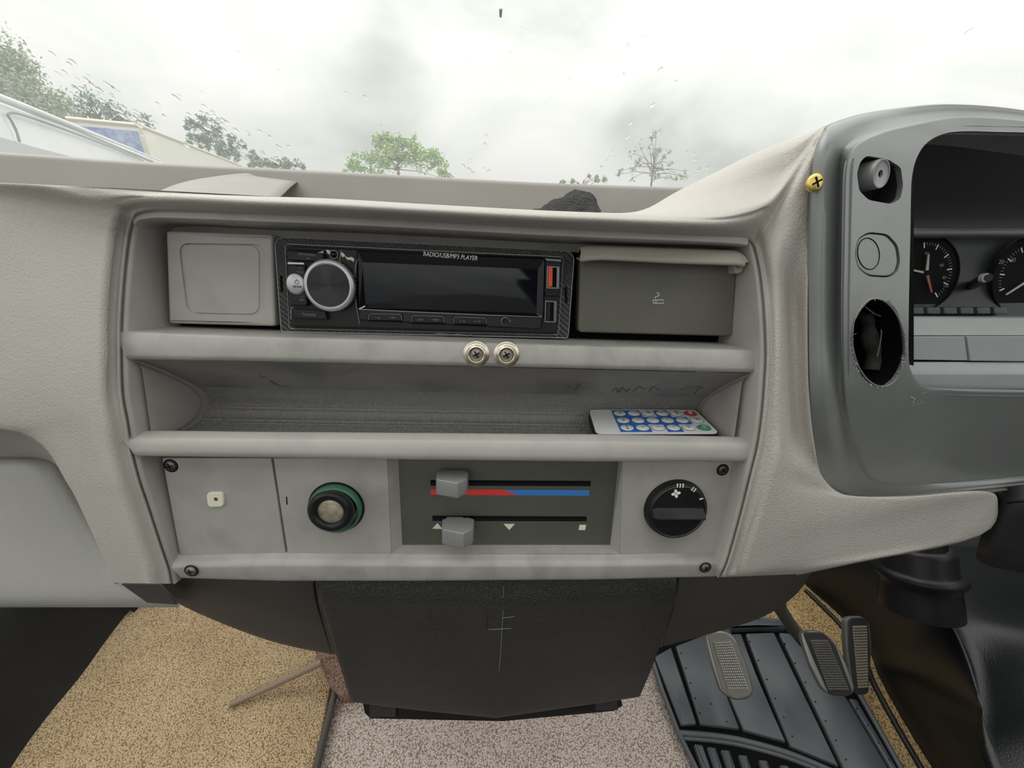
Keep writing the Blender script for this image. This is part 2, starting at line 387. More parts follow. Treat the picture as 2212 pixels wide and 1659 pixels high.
m2.inputs[0].default_value = .07; t.links.new(m1.outputs[0], m2.inputs[1]); t.links.new(df.outputs[0], m2.inputs[2]); t.links.new(m2.outputs[0], oo.inputs[0])
GLASS = gm
DROP = mat('water_drop', (1, 1, 1), .02, trans=1); DROP.node_tree.nodes['Principled BSDF'].inputs['IOR'].default_value = 1.25
# ================================================================== DASHBOARD
dash = empty('dashboard', PW(900, 1000, -60), 'wide grey grained vinyl dashboard filling the middle of the picture', 'dashboard')
def E3(pts): return [P(*p) for p in pts]
# inner crease of the padded cover, round the instrument recess (px, py, w), then where its skin runs out to
ST = []   # each: inner, [outer control points], profile kind
def side(inner, outer, lift=5, far=34, fin=None):
    x0, y0, w0 = inner; x1, y1 = outer[:2]; wf = outer[2] if len(outer) > 2 else far
    dx, dy = x1 - x0, y1 - y0; L = math.hypot(dx, dy); dx /= L; dy /= L
    pts = [(x0, y0, w0 - 1), (x0, y0, w0)]
    if L < 150 and x0 > 1000:
        # between recess and binnacle: bead, shallow valley, raised margin
        for f, w in ((.05, w0 + 2.4), (.11, w0 + 1.4), (.18, w0 + 3.6), (.27, w0 + 5), (.38, w0 + 3), (.55, w0 - 7), (.76, w0 * .4 + wf * .6 - 6), (.93, wf + 1)):
            pts.append((x0 + dx * L * f, y0 + dy * L * f, w))
        x2, y2, w2 = fin if fin else (x1 + dx * 3, y1 + dy * 3, wf - 25)
        pts.append((x1, y1, wf)); pts.append((x2, y2, w2))
        return E3(pts)
    for d, dw in ((5, 2.2), (11, 1.2), (18, 1.5), (32, lift), (52, lift + 2)):
        d = min(d, L * (.1 + d * .011)); pts.append((x0 + dx * d, y0 + dy * d, w0 + dw))
    for f in (.45, .75, 1.0):
        d = max(L * f, 52 * f + 20 if L > 90 else L * f); pts.append((x0 + dx * L * f, y0 + dy * L * f, (w0 + lift + 2) * (1 - f) + wf * f))
    x2, y2, w2 = fin if fin else (x1 + dx * 3, y1 + dy * 3, wf - 25)
    pts.append((x1 + dx * 2, y1 + dy * 2, wf - 5)); pts.append((x2, y2, w2))
    return E3(pts)
def top(inner, outer, ext=None, wo=26, amp=1.0):
    x0, y0, w0 = inner; x1, y1 = outer[:2]; dy = y0 - y1; dx = x1 - x0
    pts = [(x0, y0, w0 - 1), (x0, y0, w0)]
    wb = w0 + (wo - w0) * .5
    for f, w in ((.12, w0 + 4), (.27, w0 + 9), (.47, w0 + 13), (.68, w0 + 14), (.86, w0 + 11), (1, wo + 3)):
        ww = w * amp + (w0 + (wo + 3 - w0) * f) * (1 - amp); pts.append((x0 + dx * f, y0 - dy * f, ww))
    pts += ext or [(x1, y1 + .6, wo - 2), (x1, y1 + 1.5, wo - 6), (x1, y1 + 3, wo - 12), (x1, y1 + 7, wo - 26)]
    if not ext and amp < 1:
        return [tuple(np.array(p) * (1 - amp) + np.array(q) * amp) for p, q in zip(side(inner, outer, far=wo + 3)[:10], top(inner, outer, None, wo, 1.0)[:10])] + E3([(x1, y1 + .6, wo - 2), (x1, y1 + 7, wo - 26)])[:2]
    return E3(pts)
rows = [
 side((370, 1261, 28), (248, 1259, 22), fin=(250, 1262, -20)),
 side((364, 1230, 29), (234, 1226, 24)),
 side((348, 1182, 30), (214, 1178, 26)),
 side((316, 1084, 32), (168, 1078, 29)),
 side((301, 1040, 33), (146, 1040, 30)),
 side((285, 977, 33), (108, 976, 31)),
 side((275, 913, 33), (60, 938, 31)),
 side((264, 850, 32), (-20, 922, 31)),
 side((261, 760, 29), (-330, 870, 26)),
 side((262, 690, 25), (-330, 700, 24)),
 side((268, 600, 20), (-330, 590, 22)),
 side((277, 520, 15), (-330, 470, 22), fin=(-330, 465, 0)),
 side((283, 490, 15), (-330, 388, 20), fin=(-330, 392, 0)),
 side((290, 472, 16), (-130, 392, 22), fin=(-130, 396, 0)),
 top((300, 461, 17), (60, 398.5), amp=.08),
 top((318, 457, 18), (150, 402.5), amp=.2),
 top((345, 455, 19), (250, 406.5), amp=.38),
 top((420, 457, 21), (375, 413), amp=.6),
 top((560, 463, 23), (540, 421.5), amp=.85),
 top((700, 468, 23), (700, 428.5)),
 top((920, 479, 23), (920, 441)),
 top((1150, 492, 23), (1150, 453.5)),
 top((1300, 499, 23), (1300, 459.5)),
 top((1390, 503, 22), (1385, 463), ext=[(1387, 459, 15), (1388, 456, -10), (1390, 453, -35), (1390, 458, -60)], amp=1),
 top((1450, 506, 22), (1445, 465), ext=[(1450, 455, 14), (1456, 438, -8), (1460, 415, -32), (1460, 424, -80)], amp=.9),
 top((1510, 508, 21), (1508, 467), ext=[(1518, 446, 14), (1528, 416, 0), (1536, 377, -18), (1536, 382, -90)], amp=.8),
 top((1560, 510, 19), (1565, 466), ext=[(1580, 435, 16), (1594, 393, 6), (1606, 342, -8), (1606, 346, -90)], amp=.7),
 top((1596, 513, 17), (1620, 455), ext=[(1640, 420, 19), (1658, 372, 13), (1674, 314, 4), (1674, 317, -80)], amp=.55),
 top((1615, 517, 16), (1660, 440), ext=[(1685, 400, 22), (1708, 350, 19), (1730, 294, 14), (1730, 297, -60)], amp=.4),
 side((1628, 530, 15), (1778, 277, 27), fin=(1790, 290, 5)),
 side((1634, 548, 17), (1770, 308, 30)),
 side((1640, 575, 20), (1757, 360, 30)),
 side((1646, 615, 24), (1751, 460, 28)),
 side((1652, 684, 29), (1747, 620, 30)),
 side((1655, 760, 33), (1746, 750, 32)),
 side((1653, 807, 35), (1749, 860, 33)),
 side((1647, 886, 37), (1758, 960, 32)),
 side((1637, 960, 38), (1775, 1030, 28)),
 side((1621, 1026, 38), (1830, 1070, 22)),
 side((1604, 1095, 37), (1960, 1072, 14), fin=(1960, 1068, -30)),
 side((1586, 1162, 36), (2110, 1062, 4), fin=(2130, 1056, -30)),
 side((1572, 1210, 35), (2146, 1085, -2), fin=(2152, 1085, -30)),
 side((1563, 1232, 34), (2110, 1157, 0), fin=(2112, 1160, -30)),
 side((1558, 1244, 33), (1850, 1214, 20), fin=(1850, 1216, -20)),
 side((1557, 1247, 30), (1720, 1240, 22), fin=(1720, 1243, -20)),
]
m = len(rows[0]); assert all(len(r) == m for r in rows), [len(r) for r in rows]
pad = grid('padded_cover', rows, PAD, dash, nr=5, nc=2, angle=180)
pad.data.materials.append(PADR)
for pl_ in pad.data.polygons:
    if (np.array(pl_.center) - FOOT).dot(FU) > .164: pl_.material_index = 1
# shading seam-free, hard moulding between the vinyl edge and the fascia: side cheeks and lintel
CRL = [(370,1261,28),(364,1230,29),(348,1182,30),(316,1084,32),(301,1040,33),(285,977,33),(275,913,33),(264,850,32),(261,760,29),(262,690,25),(268,600,20),(277,520,15),(283,490,15),(290,472,16),(297,463,17),(304,459,17)]
BSL = [(402,1263,20),(388,1225,20),(380,1190,20),(362,1095,20),(353,1045,19),(343,985,14),(445,900,-22),(443,850,-24),(352,760,-6),(352,698,-4),(347,610,-4),(342,540,-4),(340,510,-4),(338,497,-4)]
CRR = [(1600,511,16),(1607,513,16),(1615,516,16),(1622,521,15),(1628,530,15),(1634,548,17),(1640,575,20),(1646,615,24),(1652,684,29),(1655,760,33),(1653,807,35),(1647,886,37),(1637,960,38),(1621,1026,38),(1604,1095,37),(1586,1162,36),(1572,1210,35),(1563,1232,34),(1557,1247,30)]
def cheek(name, cr_, ubase_w, sgn):
    A = []
    for x, y, w in cr_:
        u, v, _ = P(x, y, w)
        wb = ubase_w(y)
        A.append([(u + sgn * .8, v, w - 1.0), (u - sgn * .3, v, w - .7), (u - sgn * 1.6, v, w + .1), (u - sgn * 2.8, v, w - 2.0), (u - sgn * 4, v, (w + wb) / 2), (u - sgn * 4.5, v, wb)])
    return grid(name, A, HARDL, dash, nr=4, nc=2, angle=180)
# left / right cheeks are level planes running in from the crease
cheek('side_cheek', CRL, lambda y: -34, -1)
cheek('side_cheek', CRR, lambda y: -34, 1)
# lintel under the hood: light step, then dark underside running back to the fascia
L0 = [(290,472),(300,462),(318,458),(345,456),(420,458),(560,464),(700,469),(920,480),(1150,493),(1330,501),(1480,507),(1560,511),(1600,514),(1615,517)]
A = []
for x, y in L0:
    wl = 16 + 6 * min(1, max(0, (x - 300) / 200), max(0, (1620 - x) / 200)); u, v, w = P(x, y, wl); A.append([(u, v + 2, wl - .5), (u, v - .2, wl + .8), (u, v - 3.4, wl + 1), (u, v - 3.9, wl), (u, v - 4.0, 8), (u, v - 4.0, -24)])
grid('lintel', A, HARDL, dash, nr=3, nc=1, angle=40)
# backing behind radio row, near-black to stand in for shade in the gaps
A = [[P(x, y, -10) for x in (300, 620, 1000, 1300, 1660)] for y in (484, 600, 790)]
grid('fascia_backing', A, VOID, dash, angle=30)
# rear step between lintel and the row of units (the grey band above the radio)
lo = [(342, 497), (592, 506), (900, 519), (1240, 534), (1590, 548)]
pplate('upper_fascia_strip', [(330, 474), (1604, 520), (1596, 560), (1245, 545), (592, 512), (336, 500)], -12, -7, HARD, dash, bev=.4)
# ---- shelf under the radio (rail with a flat top and a sloping front)
tb = [(350,706),(560,713),(900,725),(1240,738),(1600,748)]; tf = [(258,717),(560,728),(900,737),(1280,748.5),(1650,758)]; bf = [(270,779),(560,783),(900,791),(1280,799),(1646,808)]
A = []
for i in range(5):
    ff = P(*tf[i], 27); bb = P(*bf[i], 30)
    bk = (ff[0], ff[1] + 0.8, -6)
    A.append([bk, (ff[0], ff[1] + .35, 24.5), (ff[0], ff[1] + .1, 26.2), (ff[0], ff[1] - .9, 27.3), (ff[0] , ff[1] - 6, 28.4), (bb[0], bb[1] + 3.5, 29.6), (bb[0], bb[1] + 1.2, 29.2), (bb[0], bb[1], 27.2), (bb[0], bb[1] - .2, 22)])
grid('radio_shelf', A, RAIL, dash, nr=2, nc=1, angle=70)
# ---- open pocket: sloping upper back, rounded trough, floor
cross = lambda u, k: [(u, -45.5 - k, 26), (u, -52 - k, 14), (u, -63 - k, -4), (u, -73 - k, -17)]
A = []
for u in np.linspace(-210, 168, 8):
    A.append([(u, -44.5, 27), (u, -48, 20), (u, -56, 6), (u, -66, -9), (u, -72, -17)])
grid('pocket_back', A, mat('pocket_grey_plastic', (.25, .238, .225), .5, (.31, .297, .28), 20, .12, 1500, 'noise', smudge=((.17, .17, .175), 22, .48, .7)), dash, nr=1, nc=3, angle=180)
A = []
for u in np.linspace(-210, 168, 8):
    A.append([(u, -72, -17), (u, -76, -21.5), (u, -82, -25), (u, -88, -24), (u, -94, -18), (u, -97.5, -8), (u, -98, 6), (u, -97.8, 34)])
grid('pocket_liner', A, MESHM, dash, nr=1, nc=3, angle=180)
# rounded inner ends of the pocket
for nm, s, uu in (('pocket_end', -1, -205.5), ('pocket_end', 1, 163.5)):
    # a filled, curved gusset that follows the trough
    prof = [(-45, 27), (-56, 8), (-66, -7), (-73, -15), (-80, -20), (-87, -20), (-93, -14), (-96, -4), (-97, 8), (-97, 30)]
    V = []; F = []
    for d in (0, 1.5, 3.5, 6):
        k = [6, 2.2, .6, 0][[0, 1.5, 3.5, 6].index(d)]
        cx, cw = -75, 12
        for v, w in prof:
            f = 1 - k / 34
            V.append(X((uu - s * (d * .5 + .1) if d else uu - s * 4, cx + (v - cx) * f, cw + (w - cw) * f)))
    n = len(prof)
    V = []
    for t in range(6):
        a = t / 5 * math.pi / 2; ins = 7 * (1 - math.sin(a)) ; uo = uu - s * (7 * math.cos(a) - 1.0) * 1.0
        # t=0: flat face edge (furthest into the pocket), t=5: touching the liner outline
        ins = 7 * (1 - math.sin(a)); off = 7 * (math.cos(a))
        for v, w in prof:
            f = 1 - ins / 34; V.append(X((uu - s * (5.5 - (7 - off) * .6), cx + (v - cx) * f, cw + (w - cw) * f)))
    for t in range(5):
        for i in range(n - 1): F.append((t * n + i, t * n + i + 1, (t + 1) * n + i + 1, (t + 1) * n + i))
    F.append(tuple(range(n)))
    mobj(nm, V, F, HARDL, dash, angle=50)
# ---- lower rail (rounded bar with closed ends)
tl = [(297,929),(560,932),(900,934.5),(1280,937.5),(1618,943)]; bl_ = [(303,985),(560,988),(900,993),(1280,997),(1612,997)]
A = []
def barsec(t_, b_):
    T = P(*t_, 25); B = P(*b_, 33)
    return [(T[0], T[1] - 3, 20), (T[0], T[1] - .8, 23.5), (T[0], T[1], 26), (T[0], T[1] - .5, 29), (T[0], T[1] - 1.3, 32.2), (T[0], T[1] - 2.8, 34.6), (B[0], B[1] + 5, 36.2), (B[0], B[1] + 2, 35.4), (B[0], B[1] + .5, 34), (B[0], B[1], 31), (B[0], B[1] + .3, 18)]
secs = [barsec(tl[i], bl_[i]) for i in range(5)]
def endsec(s, du, k):
    c = np.mean(np.array(s), axis=0); return [tuple((np.array(p) - c) * (k, k, k) + c + (du, 0, 0)) for p in s]
L_ = secs[0]; R_ = secs[-1]
rows = [endsec(L_, -2.4, .02), endsec(L_, -2.4, .8), endsec(L_, -1.6, .93), L_] + secs[1:-1] + [R_, endsec(R_, 1.2, .93), endsec(R_, 2.0, .8), endsec(R_, 2.0, .02)]
grid('lower_rail', rows, HARDL, dash, nr=1, nc=2, angle=60)
# ---- tray on top of the dash, its rear wall, and the mound that divides it
yt = [(-700,300),(-330,312),(0,327.5),(348,351),(700,368),(1150,392.5),(1485,404),(1640,409),(1760,413)]
yb = [(-700,372),(-330,386),(0,404),(348,424),(700,446),(1150,470),(1485,484),(1640,490),(1760,494)]
rows = []
for (x, y), (xb, yb_) in zip(yt, yb):
    T = P(x, y, -175)
    rows.append([(T[0], T[1] - 30, -420), (T[0], T[1] + 3, -260), (T[0], T[1] + 1.5, -190), (T[0], T[1] - .2, -177), (T[0], T[1] - 3, -170.5), (T[0], T[1] - 9, -168), (T[0], T[1] - 30, -162), (T[0], T[1] - 60, -154), (T[0], T[1] - 78, -140), (T[0], T[1] - 83, -110), (T[0], T[1] - 85, -72)])
grid('windscreen_ledge', rows, TRAYM, dash, nr=3, nc=3, angle=180)
mound = [
 [(322,416,0),(345,411.5,-30),(380,398,-60),(420,388,-85),(465,381,-110),(500,376.5,-140),(530,374,-166)],
 [(360,424,0),(400,411,-25),(430,400,-55),(460,392,-85),(490,386,-110),(515,380,-140),(545,376,-166)],
 [(440,432,0),(470,420,-25),(490,408,-55),(510,398,-85),(525,391,-110),(540,385,-140),(560,381,-168)],
 [(560,446,-5),(585,438,-30),(600,428,-60),(612,418,-90),(622,408,-118),(632,399,-145),(645,390,-174)],
]
grid('tray_divider', [[P(*p) for p in r] for r in mound], TRAYM, dash, nr=4, nc=4, angle=180, thick=1)
tube('surface_scratch', [PW(612,405,-163), PW(608,414,-161.5), PW(606,424,-160)], .0004, VOID, dash, n=5)
# recess above the glove box (shadowed shelf left) 
rows = [[P(-330, 905, 20), P(0, 918, 20), P(70, 940, 20), P(112, 978, 20), P(160, 1060, 16)], [P(-330, 930, -20), P(0, 945, -20), P(80, 965, -20), P(130, 1010, -20), P(175, 1080, -20)], [P(-330, 1010, -45), P(0, 1010, -45), P(100, 1010, -45), P(150, 1040, -45), P(190, 1100, -45)]]
grid('glovebox_recess', rows, HARD, dash, nr=3, nc=3, angle=180)
# ---- glove box lid
gb = empty('glovebox', PW(120, 1150, -30), 'grey vinyl glovebox lid low on the left, set back towards its upper right corner', 'glovebox')
rows = []
for x0, k in ((-420, 0), (-200, 0), (0, 0), (60, 1), (100, 2.5), (125, 6), (150, 14), (175, 30)):
    pass
def gcol(xs, dv):
    out = []
    for i, (y, w) in enumerate(((988, -52), (990, -36), (997, -29), (1012, -25), (1040, -22.5), (1100, -20), (1180, -17), (1240, -14), (1285, -12), (1304, -14), (1311, -20), (1312, -40))):
        out.append(P(xs[i], y, w - dv[i]))
    return out
cols = []
for x, dd in ((-420, 0), (-200, 0), (0, 0), (50, 0), (80, 2), (104, 5), (128, 10), (160, 14)):
    xs = [x + f * (y - 988) * .55 if x > 0 else x for y, f in ((988, 0), (990, 0), (997, 1), (1012, 1), (1040, 1), (1100, 1), (1180, 1), (1240, 1), (1285, 1), (1304, 1), (1311, 1), (1312, 1))]
    dv = [dd] * 4 + [dd * .95, dd * .85, dd * .6, dd * .3, 0, 0, 0, 0]
    cols.append(gcol(xs, dv))
cols.append([P(x, y, w) for x, y, w in ((170, 988, -70), (172, 990, -60), (176, 997, -54), (186, 1012, -50), (205, 1040, -46), (240, 1100, -40), (290, 1180, -30), (330, 1240, -22), (372, 1285, -16), (384, 1304, -17), (386, 1310, -22), (386, 1312, -40))])
grid('lid', cols, GLOVE, gb, nr=3, nc=3, angle=180)
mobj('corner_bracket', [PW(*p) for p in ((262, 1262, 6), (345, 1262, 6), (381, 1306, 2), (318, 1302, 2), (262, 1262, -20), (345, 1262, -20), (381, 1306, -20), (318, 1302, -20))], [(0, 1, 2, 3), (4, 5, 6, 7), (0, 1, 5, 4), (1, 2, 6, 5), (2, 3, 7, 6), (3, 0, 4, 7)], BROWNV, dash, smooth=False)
# ---- blank coin panel left of the radio
bp_ = empty('blanking_panel', PW(470, 600, 0), 'grey blank panel with rounded square recess left of the radio', 'panel')
o = pplate('panel_face', [(357, 498), (588, 506), (594, 705), (364, 699)], -5, 4, HARDL, bp_, r=8, bev=1.6)
cut(o, [pplate('c', [(373, 523), (563, 526), (563, 682), (393, 678)], 2.4, 8, HARD, None, r=26, bev=.01, seg=1)])
pplate('recess_floor', [(373, 527), (560, 530), (560, 680), (393, 676)], 2.0, 3.0, HARDL, bp_, r=24, bev=.55)
# ================================================================== ASHTRAY
ash = empty('ashtray', PW(1420, 640, 0), 'brown-grey pull-out ashtray with beige lip and small cigarette symbol', 'ashtray')
pplate('drawer_front', [(1253, 548), (1592, 560), (1584, 727), (1249, 718)], -5, 5, ASH, ash, r=10, bev=1.3)
hl = P(1258, 530, 18); 
lip = []
for x, yt_, yb_ in ((1256, 531, 566), (1300, 530, 562), (1440, 535, 569), (1560, 539.5, 573), (1592, 541, 574), (1607, 553, 577)):
    T = P(x, yt_, 10); B = P(x, yb_, 17)
    lip.append([(T[0], T[1] - 3, 3), (T[0], T[1] - .6, 6), (T[0], T[1], 9.5), (T[0], T[1] - 1.6, 13.5), (T[0], T[1] - 4, 16), (B[0], B[1] + 2.6, 17.8), (B[0], B[1] + .8, 18), (B[0], B[1], 16.6), (B[0], B[1] + .8, 15), (B[0], B[1] + 2.5, 4)])
grid('pull_lip', [[tuple(np.array(p) * (1, 1, 1)) for p in endsec(lip[0], -.8, .6)]] + lip + [endsec(lip[-1], .8, .5)], ASHLIP, ash, nr=2, nc=2, angle=60)
pplate('lip_return', [(1586, 572), (1609, 574), (1603, 590), (1588, 592)], 3, 12, ASHLIP, ash, r=6, bev=1)
# cigarette symbol
def strip(name, pts, w, t, m, par, wd=.45):
    V = []; F = []
    q = [np.array(P(x, y, w)[:2]) for x, y in pts]
    for i, p in enumerate(q):
        d = q[min(i + 1, len(q) - 1)] - q[max(i - 1, 0)]; d = d / (np.linalg.norm(d) or 1); nn = np.array((-d[1], d[0])) * wd / 2
        for s in (1, -1):
            for h in (w, w + t): V.append(X((*(p + nn * s), h)))
    for i in range(len(q) - 1):
        a = i * 4; b = a + 4
        F += [(a, a + 1, b + 1, b), (a + 2, a + 3, b + 3, b + 2), (a + 1, a + 3, b + 3, b + 1), (a, a + 2, b + 2, b)]
    return mobj(name, V, F, m, par, smooth=False)
sy = [[(1411,648),(1433,648),(1433,655),(1411,655),(1411,648)], [(1417,648),(1417,655)], [(1414,645),(1416,641),(1421,640),(1424,637),(1422,633),(1418,633)]]
for s_ in sy: strip('symbol_line', s_, 5, .15, SOFTW if 0 else WHITE, ash, .38)
# ================================================================== CUP SCREWS
first = None
for k, (cx, cy, side_) in enumerate(((1029, 765, 'left'), (1094, 766, 'right'))):
    c = P(cx, cy, 29); sc = empty('cup_screw', X(c), f'{"left" if k == 0 else "right"} of two cross-head screws in brass cup washers below the radio', 'screw', 'cup washer screws on the radio shelf')
    cc = (c[0], c[1], 28.8)
    if k == 0:
        lathe('cup_washer', cc, [(7.6, -1), (7.6, .6), (7.2, .9), (6.3, 1.0), (5.8, 1.4), (5.2, 2.4), (4.6, 2.9), (4.2, 2.7), (3.9, 1.8), (3.8, .2)], CUPM, sc, cap=False)
        o = lathe('screw_head', cc, [(3.75, -.2), (3.7, .8), (3.0, 1.25), (0.01, 1.5)], SCREWM, sc, n=28)
        for a in (0.5, 2.07):
            b = plate('slot', [(cc[0] + math.cos(a) * i * 2.1 + math.sin(a) * j * .38, cc[1] + math.sin(a) * i * 2.1 - math.cos(a) * j * .38) for i, j in ((-1, -1), (1, -1), (1, 1), (-1, 1))], cc[2] + .5, cc[2] + 1.6, VOID, sc, bev=.05, seg=1)
        first = sc; fc = np.array(X(cc))
    else:
        for ch in list(first.children):
            d = ch.copy(); COL.objects.link(d); d.parent = sc; d.matrix_parent_inverse = first.matrix_parent_inverse if 0 else ch.matrix_parent_inverse.copy()
            d.data = ch.data
# ================================================================== RADIO
rad = empty('car_radio', PW(920, 620, 5), 'black car radio with round silver-rimmed knob and wide blank display', 'radio')
TRI = [(592, 511), (1242, 542), (1228, 731), (607, 717)]
o = pplate('trim_surround', TRI, -5, 6, CARBON, rad, r=[24, 24, 8, 8], bev=.8)
# chromed outer edge line of the trim
ol = [P(x, y, 5.7)[:2] for x, y in rounded(TRI, [24, 24, 8, 8])]
def ringline(name, poly, w, r_, m, par, closed=True, a=0, b=None):
    pts = [X((p[0], p[1], w)) for p in poly[a:b]]
    if closed: pts = pts + [pts[0]]
    return tube(name, pts, r_ * .001, m, par, n=6, smoothn=1)
ringline('trim_edge', inset(ol, .25), 5.8, .26, SILVER, rad)
FACE = [(620, 531), (1213, 558), (1202, 721), (628, 706)]
pplate('faceplate', FACE, 4, 8.4, BLACK, rad, r=[9, 9, 5, 5], bev=.9)
fl = [P(x, y, 6.6)[:2] for x, y in rounded([(616, 527), (1217, 555), (1206, 723), (625, 710)], [9, 9, 5, 5])]
ringline('face_edge', fl, 6.7, .22, SILVER, rad)
W8 = 8.4
# display bezel and screen
pplate('display_bezel', [(771, 541), (1178, 556), (1170, 712), (776, 692)], 6, 9.2, GLOSSB, rad, r=3, bev=.5)
def prismring(name, outer, inner, wo, wi, m, par):
    O = [PW(x, y, wo) for x, y in outer]; I = [PW(x, y, wi) for x, y in inner]; n = len(O)
    return mobj(name, O + I, [(i, (i + 1) % n, n + (i + 1) % n, n + i) for i in range(n)], m, par, smooth=False)
OUT = [(774, 545), (1176, 560), (1172, 684), (776, 667)]; INN = [(784, 568), (1161, 583), (1158, 676), (791, 665)]
prismring('display_frame', OUT, INN, 11, 9.4, GLOSSB, rad)
prismring('display_frame_edge', [(770, 541), (1179, 556), (1175, 688), (772, 670)], OUT, 9, 11, GLOSSB, rad)
pplate('display_screen', [(781, 562), (1164, 580), (1161, 678), (787, 664)], 8.5, 9.5, SCREEN, rad, r=2, bev=.1)
strip('display_highlight', [(775, 668), (900, 674), (1040, 680), (1172, 685)], 11, .2, CHROMED, rad, .5)
strip('display_highlight', [(775, 668), (789, 661)], 11, .2, SILVER, rad, .7)
strip('display_highlight', [(1172, 685), (1160, 678)], 11, .2, CHROMED, rad, .5)
text('lettering', 'RADIO/USB/MP3 PLAYER', P(973, 553.5, 11.1), 3.7, WHITE, rad, h=.15, shear=.12, rot=-.043, width=.80)
# side buttons, top left
def button(name, pts, wt, m=BLACK, r=3, hi=None, bev=.6, base=7.5, par=None):
    o = pplate(name, pts, base, wt, m, par or rad, r=r, bev=bev)
    if hi: strip('highlight', hi, wt - .1, .2, SILVER, o, .9)
    return o
button('button', [(622, 541), (698, 547), (698, 566), (622, 562)], 12.5, hi=None)
mobj('button_bevel', [PW(*p) for p in ((622, 536, 10.4), (699, 541, 10.4), (686, 546, 12.4), (623, 542, 12.4), (699, 564, 10.4), (690, 565, 12.0))], [(0, 1, 2, 3), (1, 4, 5, 2)], CHROMED, rad, smooth=False)
button('button', [(622, 572), (658, 574), (660, 600), (656, 606), (624, 610)], 12)
strip('button_highlight', [(622, 568.5), (657, 569.5)], 11.8, .3, SILVER, rad, 1.0)
button('button', [(627, 628), (660, 632), (664, 655), (661, 661), (628, 660)], 12)
button('button', [(629, 668), (702, 672), (706, 691), (631, 688)], 12)
strip('button_highlight', [(629, 690), (629, 667), (633, 664)], 12, .3, CHROMED, rad, .5)
text('print', '▶▶|', P(647, 588, 12.1), 1.4, SOFTW, rad, rot=-.05) if 0 else None
for s_, x, y, z in (('BAND', 658, 549, 1.6), ('TA', 664, 557, 1.3), ('APS', 650, 644, 1.4), ('PTY/AF', 666, 681, 1.5)):
    pass
for s_, x, y in (('>>|', 647, 580), ('TUNE', 648, 588), ('|<<', 652, 641), ('SEEK', 652, 648)):
    text('print', s_, P(x, y, 12.15), 1.5, SOFTW, rad, rot=-.05)
text('print', 'BAND/MEM', P(663, 550, 12.6), 1.9, SOFTW, rad, rot=-.05); text('print', 'SUB', P(666, 558, 12.6), 1.3, SOFTW, rad, rot=-.05)
text('print', 'CLK/AMS', P(668, 680, 12.2), 2.0, SOFTW, rad, rot=-.05)
# small screw-like sensor dome, worn camouflage paint patches
lathe('sensor_dome', P(722, 550, 8.4), [(2.3, 0), (2.3, .6), (2.0, .9), (1.6, 1.7), (.9, 2.1), (.01, 2.3)], GLOSSB, rad, n=24)
lathe('sensor_rim', P(722, 550, 8.4), [(2.5, 0), (2.4, .8), (2.1, .8)], CHROMED, rad, n=24, cap=False)
for pts in ([(704, 539), (712, 541), (714, 546), (710, 550), (706, 546)], [(738, 544), (744, 549), (746, 553), (740, 556), (736, 550)], [(744, 553), (752, 556), (760, 555), (765, 559), (764, 566), (758, 562), (750, 561)]):
    pplate('worn_patch', pts, 8, 8.7, CREAM, rad, bev=.1, seg=1)
strip('parting_line', [(737, 541), (735, 556), (733, 568)], 8.5, .15, CHROMED, rad, .25)
strip('parting_line', [(774, 542), (768, 580), (766, 620), (770, 660), (777, 700)], 8.5, .2, CHROMED, rad, .3)
# power / mode button
o = lathe('mode_button', P(644, 613.5, 9), [(5.6, -1), (5.6, 2.5), (5.2, 3.4), (4.4, 3.8), (.01, 4.0)], SILVER, rad, n=36, sy=1.12)
text('print', 'MODE', P(642, 619.5, 13.1), 1.75, INK, o, h=.4)
pc = P(641, 609, 13.1)
tube('power_symbol', [X((pc[0] + 1.15 * math.cos(a), pc[1] + 1.15 * math.sin(a), 13.15)) for a in np.linspace(math.radians(130), math.radians(410), 14)], .00016, INK, o, n=5, smoothn=1)
tube('power_symbol', [X((pc[0], pc[1] + .2, 13.2)), X((pc[0], pc[1] + 1.6, 13.2))], .00016, INK, o, n=5, smoothn=1)
# volume knob
kc = P(709.5, 617, 14.5); kb = (kc[0], kc[1], 8)
kn = lathe('volume_knob', (kc[0], kc[1], 8), [(14.3, -1), (14.3, 4.2), (14.6, 4.4), (14.6, 5.6), (14.1, 6.4), (13.1, 6.9), (12.2, 6.8), (12.0, 6.1)], SILVER, rad, n=72, sy=1.03)
dm = bpy.data.materials.new('spun_disc'); dm.use_nodes = True; t = dm.node_tree; b = t.nodes['Principled BSDF']
b.inputs['Base Color'].default_value = (.05, .05, .053, 1); b.inputs['Metallic'].default_value = 1; b.inputs['Roughness'].default_value = .30; b.inputs['Anisotropic'].default_value = 1.0
tn = t.nodes.new('ShaderNodeTangent'); tn.direction_type = 'RADIAL'; tn.axis = 'Z'; t.links.new(tn.outputs[0], b.inputs['Tangent'])
V = [(0, 0, 0)]; F = []
for q in range(1, 9): V += [(.0121 * q / 8 * math.cos(2 * math.pi * i / 72), .0121 * q / 8 * math.sin(2 * math.pi * i / 72), .0121 * q / 8 * (.034 * math.sin(4 * math.pi * i / 72 - .5) + .004 * math.sin(14 * math.pi * i / 72))) for i in range(72)]
F = [(0, 1 + i, 1 + (i + 1) % 72) for i in range(72)] + [(1 + (q - 1) * 72 + i, 1 + q * 72 + i, 1 + q * 72 + (i + 1) % 72, 1 + (q - 1) * 72 + (i + 1) % 72) for q in range(1, 8) for i in range(72)]
V += [(x, y, -.0005) for x, y, z in V[-72:]]; F += [(505 + i, 577 + i, 577 + (i + 1) % 72, 505 + (i + 1) % 72) for i in range(72)]
o = mobj('knob_disc', V, F, dm, None, angle=30)
